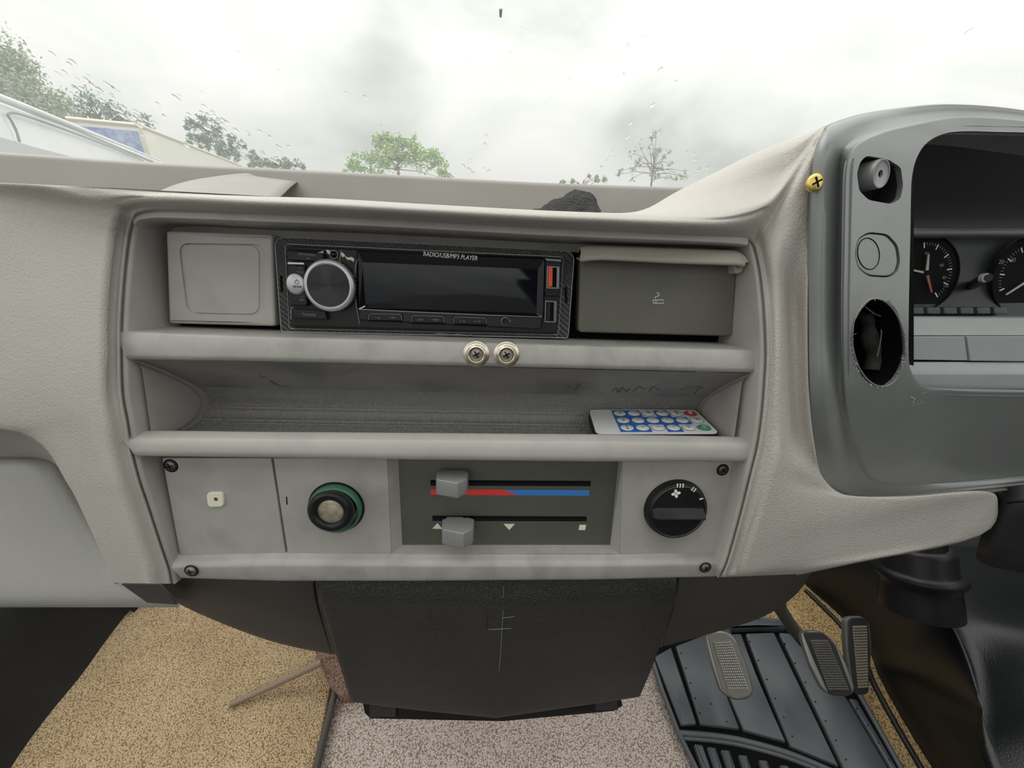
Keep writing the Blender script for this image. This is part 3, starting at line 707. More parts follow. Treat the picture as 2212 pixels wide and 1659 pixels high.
o.rotation_euler = Matrix((tuple(FU), tuple(FV), tuple(FW))).transposed().to_euler(); o.location = X((kc[0], kc[1], 14.55)); adopt(o, kn)
for k in range(40):      # knurling on the barrel
    a = 2 * math.pi * k / 40
    if not (-1.4 < ((a + math.pi) % (2 * math.pi) - math.pi) < 1.2): continue
    c_, s_ = math.cos(a), math.sin(a); q = []
    for h in (.8, 4.0):
        for da in (-.045, .045):
            for rr in (14.2, 14.8):
                q.append(X((kc[0] + rr * math.cos(a + da), kc[1] + rr * math.sin(a + da) * 1.03, 8 + h)))
    mobj('grip_rib', q, [(0, 1, 3, 2), (4, 5, 7, 6), (0, 1, 5, 4), (2, 3, 7, 6), (1, 3, 7, 5), (0, 2, 6, 4)], CHROMED, kn, smooth=False)
# preset buttons and jack
for k, (x0, x1, y0, y1, dy) in enumerate(((797, 868, 679, 692, 1.5), (889, 960, 683, 697, 1.5), (980, 1051, 686.5, 700, 1.5))):
    pplate('button_well', [(x0 - 2, y0 - 3), (x1 + 2, y0 - 1), (x1 + 2, y1 + 4), (x0 - 2, y1 + 2)], 8, 9.4, VOID, rad, r=3, bev=.1, seg=1)
    b_ = button('preset_button', [(x0 + 1, y0), (x1, y0 + dy), (x1, y1 + dy), (x0 + 1, y1)], 10.8, r=2, bev=.4, base=8.5)
    strip('edge_line', [(x0, y1 - 1), (x0, y0), (x0 + 3, y0 - 1.5), (x1 - 3, y0 + dy - 1), (x1, y0 + dy + 1), (x1, y1)], 10.7, .15, CHROMED, b_, .3)
    for s_, f in (((('1 >||', .27), ('2 INT', .72)), (('3 RPT', .27), ('4 RDM', .72)), (('5 -10', .27), ('6 +10', .72)))[k]):
        text('print', s_, P(x0 + (x1 - x0) * f, (y0 + y1) / 2 + 1, 10.9), 1.6, SOFTW, b_, rot=-.045)
lathe('audio_jack', P(1091, 694, 9.2), [(2.6, 0), (2.6, .9), (2.1, 1.1), (1.8, .9), (1.7, .1), (.01, .05)], BLACK, rad, n=28)
lathe('jack_ring', P(1091, 694, 9.2), [(2.7, .3), (2.55, 1.15), (2.2, 1.2)], CHROMED, rad, n=28, cap=False)
lathe('indicator_dot', P(1102, 693.5, 9.2), [(.28, 0), (.01, .25)], WHITE, rad, n=10)
# usb sockets
for nm, x0, y0, x1, y1, tongue, tm in (('usb_socket', 1181, 574, 1209, 624, (1184, 577, 1192, 619), ORANGE), ('usb_socket', 1177, 649, 1203, 697, (1181, 654, 1187, 692), BLACK)):
    s = pplate(nm, [(x0, y0), (x1, y0 + 1.5), (x1 - 1, y1 + 1), (x0 - 1, y1)], 8, 9.6, CHROMED, rad, r=2.5, bev=.3)
    pplate('socket_cavity', [(x0 + 3, y0 + 3), (x1 - 6, y0 + 4), (x1 - 7, y1 - 3), (x0 + 2, y1 - 4)], 9, 9.75, VOID, s, bev=.05, seg=1)
    a, b, c, d = tongue
    pplate('contact_tongue', [(a + 1, b), (c + 2, b + .5), (c + 1, d + .3), (a, d)], 9.5, 10.1, tm, s, bev=.1, seg=1)
pplate('usb_bezel_cap', [(1176, 557), (1212, 560), (1213, 567), (1180, 564)], 8, 10, CHROMED, rad, r=2, bev=.4)
pplate('usb_divider', [(1178, 630), (1207, 632), (1206, 641), (1178, 639)], 8, 9.8, BLACK, rad, r=2, bev=.5)
for x, y0, y1 in ((606, 595, 631), (1221, 620, 655)):
    pplate('release_slot', [(x - 2, y0), (x + 4, y0), (x + 5, y1), (x, y1)], 5.7, 6.15, VOID, rad, r=2, bev=.05, seg=1)
tube('lint_thread', [PW(x, y, 6.4) for x, y in ((938, 724), (945, 721), (960, 722), (975, 724), (990, 722.5), (1006, 725), (1020, 724))], .00045, SOFTW, rad, n=5)
# ================================================================== REMOTE CONTROL
rem = empty('remote_control', PW(1410, 910, 0), 'slim white remote control with blue, red and green keys lying in the open pocket', 'remote')
RA = np.array(P(1271, 884, -21.5)); RB = np.array(P(1503, 884.5, -19)); RC = np.array(P(1556, 936, 16)); RD = np.array(P(1287, 937, 16))
def RF(s, t, h):      # s along 0..1, t front(1)..back(0), h mm above its face
    p = (RA * (1 - s) + RB * s) * (1 - t) + (RD * (1 - s) + RC * s) * t
    n = np.cross(RB - RA, RD - RA); n /= np.linalg.norm(n); n = n if n[1] > 0 else -n
    return X(p + n * h)
LEN = np.linalg.norm(RB - RA); WID = np.linalg.norm(RD - RA)
def rfr(u, v, w): return RF(u / LEN, 1 - v / WID, w)
def rrect(x0, y0, x1, y1, r, n=5): return rounded([(x0, y0), (x1, y0), (x1, y1), (x0, y1)], r, n)
plate('case', rrect(0, 0, LEN, WID, 5), -6, -.8, BLACK, rem, bev=.6, frame=rfr)
plate('face_label', rrect(.4, .4, LEN - .4, WID - .4, 4.6), -1.2, 0, REMW, rem, bev=.25, frame=rfr)
rx0 = .205 * LEN; cw_ = (LEN - rx0 - 2.2) / 6; ch = (WID - 4.2) / 3
blue = {(0, 0), (0, 1), (0, 3), (1, 0), (1, 1), (1, 2), (1, 3), (1, 4), (2, 0), (2, 1), (2, 3)}
for (r_, c_) in sorted(blue):
    x = rx0 + c_ * cw_; y = WID - 2.1 - (r_ + 1) * ch
    plate('blue_print', [(x, y), (x + cw_, y), (x + cw_, y + ch), (x, y + ch)], -.5, .12, KBLUE, rem, bev=.02, seg=1, frame=rfr)
glyph = [['VOL-', '1', 'EQ', '4', 'MUTE', ''], ['VOL+', '2', '+', '5', '+', 'PP'], ['MODE', '0', '3', '6', 'CH', '']]
for r_ in range(3):
    for c_ in range(6):
        x = rx0 + (c_ + .5) * cw_; y = WID - 2.1 - (r_ + .5) * ch
        mm_ = KRED if (r_, c_) == (0, 5) else KGRN if (r_, c_) == (2, 5) else KEYW
        kf = lambda a, b, h, x=x, y=y: rfr(a + x, b + y, h)
        k_ = lathe('key', (0, 0, 0), [(4.35, 0), (4.35, .45), (3.9, .8), (.01, 1.0)], mm_, rem, n=24, fr=kf, sy=.92)
        lathe('key_ring', (0, 0, 0), [(4.6, 0), (4.6, .25), (4.35, .3)], INK, k_, n=24, fr=kf, cap=False, sy=.92)
        if glyph[r_][c_]: text('print', glyph[r_][c_], (0, 0, 1.0), 2.6, INK, k_, h=.12, frame=kf, rot=math.pi / 2, width=.9)
        elif r_ == 0: tube('power_symbol', [kf(1.5 * math.cos(a), 1.4 * math.sin(a), 1.05) for a in np.linspace(.6, 5.6, 12)], .0003, WHITE, k_, n=5, smoothn=1)
        else: text('print', '>||', (0, 0, 1.0), 3.4, WHITE, k_, h=.12, frame=kf, rot=math.pi / 2)

# pen strokes and scuffs on the sloping back of the pocket
def onback(x, y):
    w = 0
    pr = np.array([(-44.5, 27), (-48, 20), (-56, 6), (-66, -9), (-72, -17)])
    for _ in range(40):
        v = P(x, y, w)[1]; w = .6 * w + .4 * float(np.interp(-v, -pr[:, 0], pr[:, 1]))
    return PW(x, y, w + .6)
for pts in ([(1254, 829), (1246, 837), (1240, 846)], [(1226, 838), (1228, 833), (1232, 835)], [(1322, 846), (1330, 838), (1336, 848), (1344, 837), (1352, 846), (1360, 840)], [(1368, 845), (1380, 836), (1392, 841)], [(1402, 846), (1410, 836), (1424, 843)], [(1470, 842), (1490, 836), (1516, 836)], [(1500, 852), (1508, 840), (1520, 838)], [(583, 822), (600, 832), (622, 835)], [(560, 812), (575, 815)]):
    tube('pen_mark', [onback(*p) for p in pts], .00035, INK, dash, n=5)
# ================================================================== HEATER CONTROL PANEL
hp = empty('heater_panel', PW(960, 1150, 18), 'smudged grey heater control panel with red and blue temperature strip', 'panel')
HW = 24
def hplate(nm, pts, w1=HW, m=HARD, par=None, **k):
    k.setdefault('bev', .5); return pplate(nm, pts, w1 - 8, w1, m, par or hp, **k)
hplate('left_cover', [(350, 990), (585, 990), (617, 1196), (388, 1198)], r=0)
hplate('lighter_plate', [(590, 990), (836, 990), (846, 1196), (621, 1196)])
hplate('fan_plate', [(1346, 990), (1588, 990), (1553, 1196), (1338, 1196)])
# chamfered frame round the recessed control face
RC = 17
def quad(nm, a, b, m=HARD, par=None):
    return mobj(nm, [PW(*p) for p in a + b], [(i, i + 1, len(a) + i + 1, len(a) + i) for i in range(len(a) - 1)], m, par or hp, smooth=False)
quad('recess_chamfer', [(836, 988, HW), (846, 1196, HW)], [(860, 988, RC), (869, 1177, RC)])
quad('recess_chamfer', [(1346, 988, HW), (1338, 1196, HW)], [(1337, 988, RC), (1318, 1177, RC)])
quad('recess_chamfer', [(846, 1196, HW), (1338, 1196, HW)], [(869, 1177, RC), (1318, 1177, RC)], RAIL)
cf = pplate('control_face', [(856, 985), (1341, 985), (1324, 1180), (864, 1180)], RC - .5, RC, OLIVE, hp, bev=.1)
pplate('face_backing', [(340, 985), (1592, 985), (1556, 1200), (384, 1200)], 6, 16.6, VOID, hp, bev=.1)  # near-black colour puts shade into the gaps between the covers
for x0, x1, y0, y1 in ((930, 1276, 1037, 1049), (934, 1267, 1114, 1125)):
    s = pplate('slider_slot', [(x0, y0), (x1, y0 + 2), (x1, y1 + 1), (x0, y1)], RC - 1, RC + .15, VOID, hp, bev=.02, seg=1)
    strip('slot_rail', [(x0 + 2, (y0 + y1) / 2 + 1), (x1 - 2, (y0 + y1) / 2 + 2.5)], RC + .15, .3, BLACK, s, .7)
pplate('warm_strip', [(930, 1057), (1087, 1058), (1119, 1070), (930, 1069)], RC - 1, RC + .2, RED, hp, bev=.02, seg=1)
pplate('cold_strip', [(1087, 1058), (1273, 1059), (1273, 1071), (1119, 1070)], RC - 1, RC + .2, BLUE, hp, bev=.02, seg=1)
pplate('vent_symbol', [(934, 1142), (956, 1143), (945, 1130)], RC - 1, RC + .2, CREAM, hp, bev=.02, seg=1)
pplate('vent_symbol', [(1088, 1132), (1112, 1132), (1100, 1145)], RC - 1, RC + .2, CREAM, hp, bev=.02, seg=1)
pplate('vent_symbol', [(1252, 1134), (1266, 1134), (1264, 1145), (1250, 1145)], RC - 1, RC + .2, CREAM, hp, bev=.02, seg=1)
# slider knobs: five-sided prisms whose nose points at the driver
def slider(nm, dx, dy, par):
    wn = 38
    # outline in (u, w), read off the lower front edge; height runs along v
    a = P(941 + dx, 1036 + dy, wn - 4); b = P(987 + dx, 1044 + dy, wn + 1); c = P(1009 + dx, 1038 + dy, wn - 4); bb = P(987 + dx, 1078 + dy, wn + 1)
    ht = b[1] - bb[1]
    pr = [(a[0] - .8, RC + 6), (a[0], wn - 5), (a[0] + .6, wn - 3.6), (b[0] - .7, wn + .6), (b[0] + .5, wn + .6), (c[0] - .3, wn - 4.4), (c[0], wn - 5.6), (c[0] + .3, RC + 6), (c[0] - 3, RC + 4), (a[0] + 3, RC + 4)]
    n = len(pr); cx = sum(p[0] for p in pr) / n; cw = sum(p[1] for p in pr) / n
    V = []; rings = [(-ht, .93), (-ht + .5, .985), (-ht + 1, 1), (-1, 1), (-.4, .985), (0, .93)]
    for dv, k in rings: V += [X((cx + (p[0] - cx) * k, b[1] + dv, cw + (p[1] - cw) * k)) for p in pr]
    F = [(r * n + i, r * n + (i + 1) % n, (r + 1) * n + (i + 1) % n, (r + 1) * n + i) for r in range(5) for i in range(n)] + [tuple(range(n)), tuple(range(5 * n, 6 * n))]
    o = mobj(nm, V, F, KNOBG, par, angle=30)
    stem = P(968 + dx, 1046 + dy, RC)
    plate('stem', [(stem[0] - 5, b[1] - ht * .75), (stem[0] + 6, b[1] - ht * .75), (stem[0] + 6, b[1] - ht * .2), (stem[0] - 5, b[1] - ht * .2)], RC - .5, RC + 7, KNOBG, o, bev=.3)
    return o
slider('slider_knob', 0, 0, hp); slider('slider_knob', 13, 109, hp)
# bottom lip of the panel: rounded ledge with soft ends
rows = []
for xt, yt_, xb, yb_ in ((386, 1199, 398, 1246), (600, 1195, 605, 1252), (900, 1197, 900, 1252), (1300, 1198, 1295, 1249), (1554, 1194, 1541, 1243)):
    T = P(xt, yt_, HW); B = P(xb, yb_ + 2, 27)
    rows.append([(T[0], T[1] + 1, HW - 6), (T[0], T[1] + .4, HW - .5), (T[0], T[1] - .6, HW + 1.2), (T[0], T[1] - 2, HW + 4), (T[0], T[1] - 3.6, HW + 5.6), (T[0], T[1] - 5.5, HW + 6.2), (B[0], B[1] + 4, 29.5), (B[0], B[1] + 1.4, 28.6), (B[0], B[1] + .4, 27.4), (B[0], B[1], 25), (B[0], B[1] + .5, 8)])
rows = [endsec(rows[0], -2.0, .05), endsec(rows[0], -2.0, .75), endsec(rows[0], -1.3, .92)] + rows + [endsec(rows[-1], 1.3, .92), endsec(rows[-1], 2.0, .75), endsec(rows[-1], 2, .05)]
grid('bottom_lip', rows, RAIL, hp, nr=1, nc=2, angle=60)
strip('cover_scratch', [(619, 1073), (620, 1090)], HW, .12, VOID, hp, .7)
# panel screws
def xscrew(nm, cx, cy, w, r_, m, par, rot=.6, label=None):
    c = P(cx, cy, w)
    wl = lathe(nm, (c[0], c[1], w), [(r_ * 1.15, -.3), (r_ * 1.15, .15), (r_, .2), (r_ * .95, -.1 + .9), (r_ * .6, 1.25), (.01, 1.4)], m, par, n=26, label=label)
    lathe('screw_recess', (c[0], c[1], w), [(r_ * 1.4, .02), (r_ * 1.12, .24)], VOID, wl, n=26, cap=False)
    for a in (rot, rot + math.pi / 2):
        plate('slot', [(c[0] + math.cos(a) * i * r_ * .62 + math.sin(a) * j * .33, c[1] + math.sin(a) * i * r_ * .62 - math.cos(a) * j * .33) for i, j in ((-1, -1), (1, -1), (1, 1), (-1, 1))], w + .6, w + 1.5, VOID, wl, bev=.05, seg=1)
    return wl
DSTEEL = mat('black_steel', (.16, .15, .14), .35, metal=1)
xscrew('panel_screw', 369, 1006, HW, 3.1, DSTEEL, hp, .3); xscrew('panel_screw', 1561, 1015, HW, 3.0, DSTEEL, hp, .9)
xscrew('panel_screw', 413, 1233, 30.8, 3.0, SCREWM, hp, .2); xscrew('panel_screw', 1524, 1226, 31.0, 2.9, SCREWM, hp, .7)
# fan dial
fd = P(1457, 1097, HW); fdc = (fd[0], fd[1], HW)
dial = empty('fan_dial', PW(1457, 1097, HW), 'round black fan speed dial with white marks at the right of the heater panel', 'dial')
db = lathe('dial_body', fdc, [(21.2, -1), (21.2, 1.0), (20.8, 1.6), (20.2, 4.2), (19.8, 5.0), (19.0, 5.4), (18.3, 5.3), (18.0, 4.9), (.01, 4.9)], BLACK, dial, n=72)
dw = HW + 4.9
gw = 5.2
def dp(u, v, w): return X((fdc[0] + u, fdc[1] + v, w))
# grip bar: ridge across the dial
V = []; sec = [(-4.6, 0), (-4.2, 1.5), (-1.4, 6.0), (-.8, 6.3), (-.2, 6.1), (4.6, 1.5), (5.0, 0)]
for u, k in ((-18.6, .3), (-17.8, .7), (-14.8, 1), (0, 1), (14.4, 1), (16.2, 1), (16.6, .9)):
    V += [dp(u, -1.2 + v * (1 if k == 1 else .3 + .7 * k), dw - .3 + h * k) for v, h in sec]
n = 7; F = [(r * n + i, r * n + i + 1, (r + 1) * n + i + 1, (r + 1) * n + i) for r in range(6) for i in range(6)] + [tuple(range(7)), tuple(range(42, 49))]
mobj('grip_bar', V, F, BLACK, dial, angle=25)
for a in np.linspace(0, 1, 1): lathe('dial_groove', (fdc[0], fdc[1], dw), [(18.9, .45), (18.6, .6), (18.2, .45)], CHROMED if 0 else DSTEEL, dial, n=60, cap=False)
for cx, cy, n_, rt in ((1469, 1049, 3, 0), (1498, 1057, 2, -.5), (1515, 1077, 1, -1.15)):
    c = P(cx, cy, dw + .1)
    for k in range(n_):
        o_ = (k - (n_ - 1) / 2) * 1.9; cu_, su_ = math.cos(rt), math.sin(rt)
        x0 = c[0] + o_ * cu_; y0 = c[1] + o_ * su_
        plate('speed_mark', [(x0 + a * cu_ - b * su_, y0 + a * su_ + b * cu_) for a, b in ((-.38, -1.35), (.38, -1.35), (.38, 1.35), (-.38, 1.35))], dw - .2, dw + .55, WHITE, dial, bev=.02, seg=1)
c = P(1460, 1066, dw + .1)
for k in range(4):
    a = k * math.pi / 2 + .25
    bl = [(c[0] + 1.75 * math.cos(a) + 1.35 * math.cos(q) * math.cos(a) - .95 * math.sin(q) * math.sin(a), c[1] + 1.75 * math.sin(a) + 1.35 * math.cos(q) * math.sin(a) + .95 * math.sin(q) * math.cos(a)) for q in np.linspace(0, 2 * math.pi, 13)[:-1]]
    plate('fan_symbol', bl, dw - .2, dw + .55, WHITE, dial, bev=.02, seg=1)
# cigarette lighter
lg = empty('cigarette_lighter', PW(718, 1102, HW), 'black round cigarette lighter knob in a green collar', 'lighter')
lc = P(723, 1101, HW + 3); gcx = (lc[0], lc[1], HW)
lathe('collar', gcx, [(16.4, -1), (16.4, 3), (16.0, 4.2), (15.0, 5), (14.6, 4.6), (14, 2), (13.4, -.5)], GREENP, lg, n=60, cap=False)
lathe('collar_shadow_ring', gcx, [(18.0, -.3), (17.6, .25), (16.3, .3)], BLACK, lg, n=60, cap=False)
kc2 = P(712, 1107, HW + 17)
tl_ = ((kc2[0] - lc[0]) / 17, (kc2[1] - lc[1]) / 17)
lathe('knob', (lc[0], lc[1], HW), [(12.5, -2), (12.5, 6), (13.4, 9), (14.0, 12.5), (13.7, 15), (12.6, 17), (11, 17.9), (9.4, 17.6), (8.2, 16.6), (7.7, 15.4), (7.6, 14.2)], GLOSSB if 0 else BLACK, lg, n=60, tilt=tl_, cap=False)
lathe('lens', (lc[0] + tl_[0] * 14.5, lc[1] + tl_[1] * 14.5, HW + 14.5), [(7.8, 0), (6.5, .5), (.01, .9)], LENS, lg, n=40)
# small cream square clip
cl = empty('square_clip', PW(463, 1080, HW), 'small cream plastic square with a hole, left on the blank cover', 'clip')
o = pplate('clip_body', [(445, 1065), (481, 1064), (483, 1095), (448, 1096)], HW - .2, HW + 1.6, CREAM, cl, r=9, bev=.5)
c = P(463, 1081, HW + 3)
lathe('clip_hole', (c[0], c[1], HW + 1.6), [(1.35, -.1), (1.2, .06), (.01, .05)], mat('brown_hole', (.12, .06, .03), .8), cl, n=16)
# ================================================================== UNDER-DASH CENTRE
hs = empty('tunnel_cover', PW(1080, 1520, -150), 'large black grained plastic cover below the heater panel, creased down its middle', 'cover')
# front skin: top roll, two flat faces meeting at a ridge, pointed lower edge
def drp(p, dep): return P(p[0], p[1], dep)
cols = []
for f, (xt, xm, xb) in ((0, (699, 701, 764)), (.02, (703, 706, 769)), (.5, (880, 882, 905)), (.97, (1075, 1078, 1064)), (1.0, (1088, 1088, 1070)), (1.03, (1098, 1098, 1078)), (1.5, (1260, 1258, 1225)), (1.98, (1446, 1446, 1373)), (2, (1452, 1449, 1379))):
    g = 1 - abs(1 - f)
    ed = 1 if f in (0, 2) else 0
    yb_ = (1507 + 33 * f if f <= 1 else 1540 - 44 * (f - 1))
    cols.append([P(xt + (8 if f == 0 else -8 if f == 2 else 0), 1236, -12), P(xt, 1252, -2 - ed * 2), P(xt, 1263, 1.5 - ed * 2), P(xt + (xm - xt) * .5, 1275, 2 + 2 * g - ed * 2), P(xm, 1292, 0 + 5 * g - ed * 2), P(xm + (xb - xm) * .12, 1315, -6 + 8 * g - ed * 2), P(xm + (xb - xm) * .5, 1400, -26 + 13 * g - ed * 2), P(xm + (xb - xm) * .93, yb_ - 18, -50 + 17 * g - ed * 2), P(xb + (4 if f == 0 else -4 if f == 2 else 0), yb_, -56 + 17 * g - ed * 2)])
o = grid('front_skin', cols, DARKV, hs, nr=2, nc=4, thick=4, angle=180, fr=lin_interp)
rl = [P(1088, 1268, 10), P(1087, 1300, 8), P(1086, 1330, 5.5), P(1082, 1400, -6), P(1075, 1480, -22)]
tube('moulding_line', [X(p) for p in rl], .0003, BINN, hs, n=5)
for pts in ([(1053, 1333, 6), (1053, 1358, 2)], [(1056, 1360, 2), (1105, 1357, 2.4)], [(1084, 1335, 6), (1112, 1332, 6)]):
    tube('moulding_line', [PW(*p) for p in pts], .0002, BINN if pts[0][0] != 1053 else VOID, hs, n=5)
# sides going back into the dark
for nm, xs in (('side_skin', [(699, 1252), (702, 1292), (730, 1400), (764, 1507)]), ('side_skin', [(1452, 1250), (1449, 1292), (1418, 1400), (1379, 1496)])):
    ws = [-4, -4, -30, -58]; s = -1 if xs[0][0] < 1000 else 1
    A = [[P(x, y, w), tuple(np.array(P(x, y, w)) - (s * 6, 0, 60)), tuple(np.array(P(x, y, w)) - (s * 8, 0, 150))] for (x, y), w in zip(xs, ws)]
    grid(nm, A, BROWNV, hs, nr=3, angle=180)
# foot bracket poking out underneath
pts = [(783, 1516, -66), (788, 1540, -66), (800, 1552, -66), (1085, 1558, -50), (1325, 1536, -64), (1345, 1524, -66), (1338, 1498, -66)]
base = [P(*p) for p in pts]
V = [X(p) for p in base] + [X((p[0], p[1] + 2, p[2] - 70)) for p in base] + [X((p[0] * .985, p[1] + 16, p[2])) for p in base[:0]]
tp = [P(800, 1506, -64), P(1085, 1530, -48), P(1325, 1492, -64)]
V += [X(p) for p in tp]
mobj('foot_bracket', V, [(0, 1, 2, 14), (14, 2, 3, 15), (15, 3, 4, 16), (16, 4, 5, 6), (0, 1, 8, 7), (1, 2, 9, 8), (2, 3, 10, 9), (3, 4, 11, 10), (4, 5, 12, 11), (5, 6, 13, 12)], BLACK, hs, smooth=False)
for x0, x1, y0, y1 in ((798, 855, 1510, 1550), (1276, 1334, 1502, 1536)):
    mobj('bracket_web', [PW(x0, y0, -62), PW(x1, y0 + 4, -58), PW(x1, y1 - 2, -58), PW(x0, y1, -62), PW(x0, y0, -66), PW(x1, y0 + 4, -62), PW(x1, y1 - 2, -62), PW(x0, y1, -66)], [(0, 1, 2, 3), (4, 5, 6, 7), (0, 1, 5, 4), (1, 2, 6, 5), (2, 3, 7, 6), (3, 0, 4, 7)], DARKV, hs, smooth=False)
# swept lower covers either side of it
sc1 = empty('lower_cover', PW(520, 1320, -60), 'smooth brown-black lower dash cover left of the tunnel cover', 'cover')
rows = []
for xt, yt_, xb, yb_, w in ((345, 1256, 347, 1262, -10), (430, 1250, 384, 1303, -14), (520, 1250, 505, 1357, -20), (620, 1250, 610, 1392, -26), (690, 1250, 716, 1413, -34), (760, 1250, 800, 1425, -40)):
    T = P(xt, yt_ - 6, w - 4); B = P(xb, yb_, w - 52)
    M_ = P(xt * .6 + xb * .4, yt_ * .6 + yb_ * .4, w - 14); M2 = P(xt * .25 + xb * .75, yt_ * .25 + yb_ * .75, w - 32)
    rows.append([T, M_, M2, B, (B[0], B[1] + 3, B[2] - 12), (B[0], B[1] + 16, B[2] - 50)])
grid('cover_skin', rows, BROWNV, sc1, nr=3, nc=3, angle=180)
sc2 = empty('lower_cover', PW(1600, 1300, -60), 'smooth black lower dash cover right of the tunnel cover above the clutch pedal', 'cover')
rows = []
for xt, yt_, xb, yb_, w in ((1380, 1248, 1370, 1412, -40), (1450, 1248, 1426, 1398, -34), (1540, 1244, 1545, 1366, -28), (1640, 1240, 1650, 1332, -22), (1700, 1232, 1722, 1282, -16), (1752, 1222, 1756, 1228, -14)):
    T = P(xt, yt_ - 12, w - 4); B = P(xb, yb_, w - 52)
    M_ = P(xt * .6 + xb * .4, yt_ * .6 + yb_ * .4, w - 14); M2 = P(xt * .25 + xb * .75, yt_ * .25 + yb_ * .75, w - 32)
    rows.append([T, M_, M2, B, (B[0], B[1] + 3, B[2] - 12), (B[0], B[1] + 16, B[2] - 50)])
grid('cover_skin', rows, DARKV if 0 else BROWNV, sc2, nr=3, nc=3, angle=180)
tag(tube('cable', [PW(*p) for p in ((677, 1240, -16), (680, 1280, -14), (688, 1320, -24), (702, 1370, -44), (714, 1411, -66))], .0011, BLACK, None), 'thin black cable hanging left of the tunnel cover', 'cable')
tag(tube('cable', [PW(*p) for p in ((1462, 1240, -18), (1460, 1270, -18), (1452, 1310, -24), (1440, 1350, -38), (1428, 1394, -62))], .0016, BLACK, None), 'black cable hanging right of the tunnel cover', 'cable')
# dark strip between housing and right cover
# ================================================================== INSTRUMENT BINNACLE
bi = empty('instrument_binnacle', PW(1900, 1000, 20), 'large charcoal instrument surround with an open oval hole and dark dials', 'dash panel')
BS = [ # outline | strip end | groove | face outer | opening edge
 ((2600,312),(2600,321),(2600,327),(2600,333),(2600,356)),
 ((2420,272),(2420,282),(2420,288),(2420,294),(2420,316)),
 ((2260,246),(2260,256),(2260,262),(2260,268),(2260,290)),
 ((2150,231),(2150,243),(2150,250),(2150,256),(2150,285)),
 ((2040,226),(2050,240),(2055,248),(2060,255),(2075,284)),
 ((1950,234),(1965,250),(1975,260),(1985,268),(2030,292)),
 ((1870,246),(1890,265),(1903,277),(1913,285),(1998,312)),
 ((1812,263),(1832,285),(1850,298),(1861,308),(1978,345)),
 ((1781,280),(1802,305),(1822,323),(1838,334),(1969,385)),
 ((1757,330),(1787,348),(1813,360),(1829,370),(1967,430)),
 ((1747,430),(1788,440),(1812,448),(1826,453),(1966,500)),
 ((1742,550),(1786,553),(1810,555),(1824,557),(1964,580)),
 ((1741,700),(1786,700),(1808,700),(1822,700),(1962,690)),
 ((1743,850),(1788,840),(1810,830),(1825,822),(1962,770)),
 ((1750,950),(1796,930),(1818,910),(1833,893),(1966,797)),
 ((1760,1015),(1806,992),(1830,972),(1846,953),(1976,818)),
 ((1782,1058),(1824,1038),(1848,1016),(1864,1000),(1992,833)),
 ((1830,1080),(1860,1064),(1880,1048),(1893,1036),(2015,841)),
 ((1930,1075),(1940,1065),(1950,1054),(1958,1046),(2060,844)),
 ((2060,1062),(2062,1053),(2064,1045),(2066,1040),(2120,846)),
 ((2260,1042),(2260,1034),(2260,1027),(2260,1021),(2260,848)),
 ((2420,1022),(2420,1014),(2420,1007),(2420,1001),(2420,850)),
 ((2600,1000),(2600,992),(2600,985),(2600,979),(2600,852)),
]
def wf(x, y):
    w = 44 - (min(x, 2050) - 1828) * .085
    if y > 680: w -= ((min(y, 850) - 680) / 170.) ** 2 * 8
    if y > 850: w -= (y - 850) * .17
    if y < 330: w -= (330 - y) * .05
    return w
rows = []
for ol_, se, gr, fo, oe in BS:
    y = ol_[1]; tuck = max(0, (y - 900)) * .20; tk2 = max(0, 300 - y) * .05; q = max(0, (min(ol_[0], 2050) - 1850)) * .03 if y > 900 or y < 300 else 0
    dp_ = (1.0 if y < 1040 else .4) if y > 300 else .3 if y > 250 else .05
    wo = 30 - tuck - tk2 - q
    o0 = P(*ol_, wo - 2)
    se_ = P(*se, wo + 8); f_ = P(*fo, min(wf(*fo), 44) - tk2 * 0)
    g_ = P(*gr, min(se_[2], f_[2]) - 5 * dp_)
    lf = 1 if (y > 1050 or (y < 240) or ol_[0] > 2000) else .6 if (y < 250) else .35 if (y < 270 or y > 1000) else 0
    ls = [o0[2] + (f_[2] - o0[2]) * q_ for q_ in (.3, .6)]; se_ = P(*se, ls[0] * lf + se_[2] * (1 - lf)); g_ = P(*gr, ls[1] * lf + g_[2] * (1 - lf))
    r = [(o0[0] + 10, o0[1] * .94, wo - 32), (o0[0], o0[1], wo - 6), o0, P(ol_[0] + (se[0] - ol_[0]) * .15, ol_[1] + (se[1] - ol_[1]) * .15, o0[2] + (se_[2] - o0[2]) * .6), P(ol_[0] + (se[0] - ol_[0]) * .6, ol_[1] + (se[1] - ol_[1]) * .6, o0[2] + (se_[2] - o0[2]) * .95), se_, g_, P(gr[0] * .25 + fo[0] * .75, gr[1] * .25 + fo[1] * .75, g_[2] * .35 + f_[2] * .65), f_]
    for t in (.12, .4, .7, .93): r.append(P(fo[0] + (oe[0] - fo[0]) * t, fo[1] + (oe[1] - fo[1]) * t, wf(fo[0] + (oe[0] - fo[0]) * t, fo[1] + (oe[1] - fo[1]) * t)))
    e0 = P(*oe, wf(*oe)); r += [(e0[0], e0[1], e0[2]), (e0[0] + .6 , e0[1], e0[2] - 1.2), (e0[0] + 1.2, e0[1], e0[2] - 8)]
    rows.append(r)
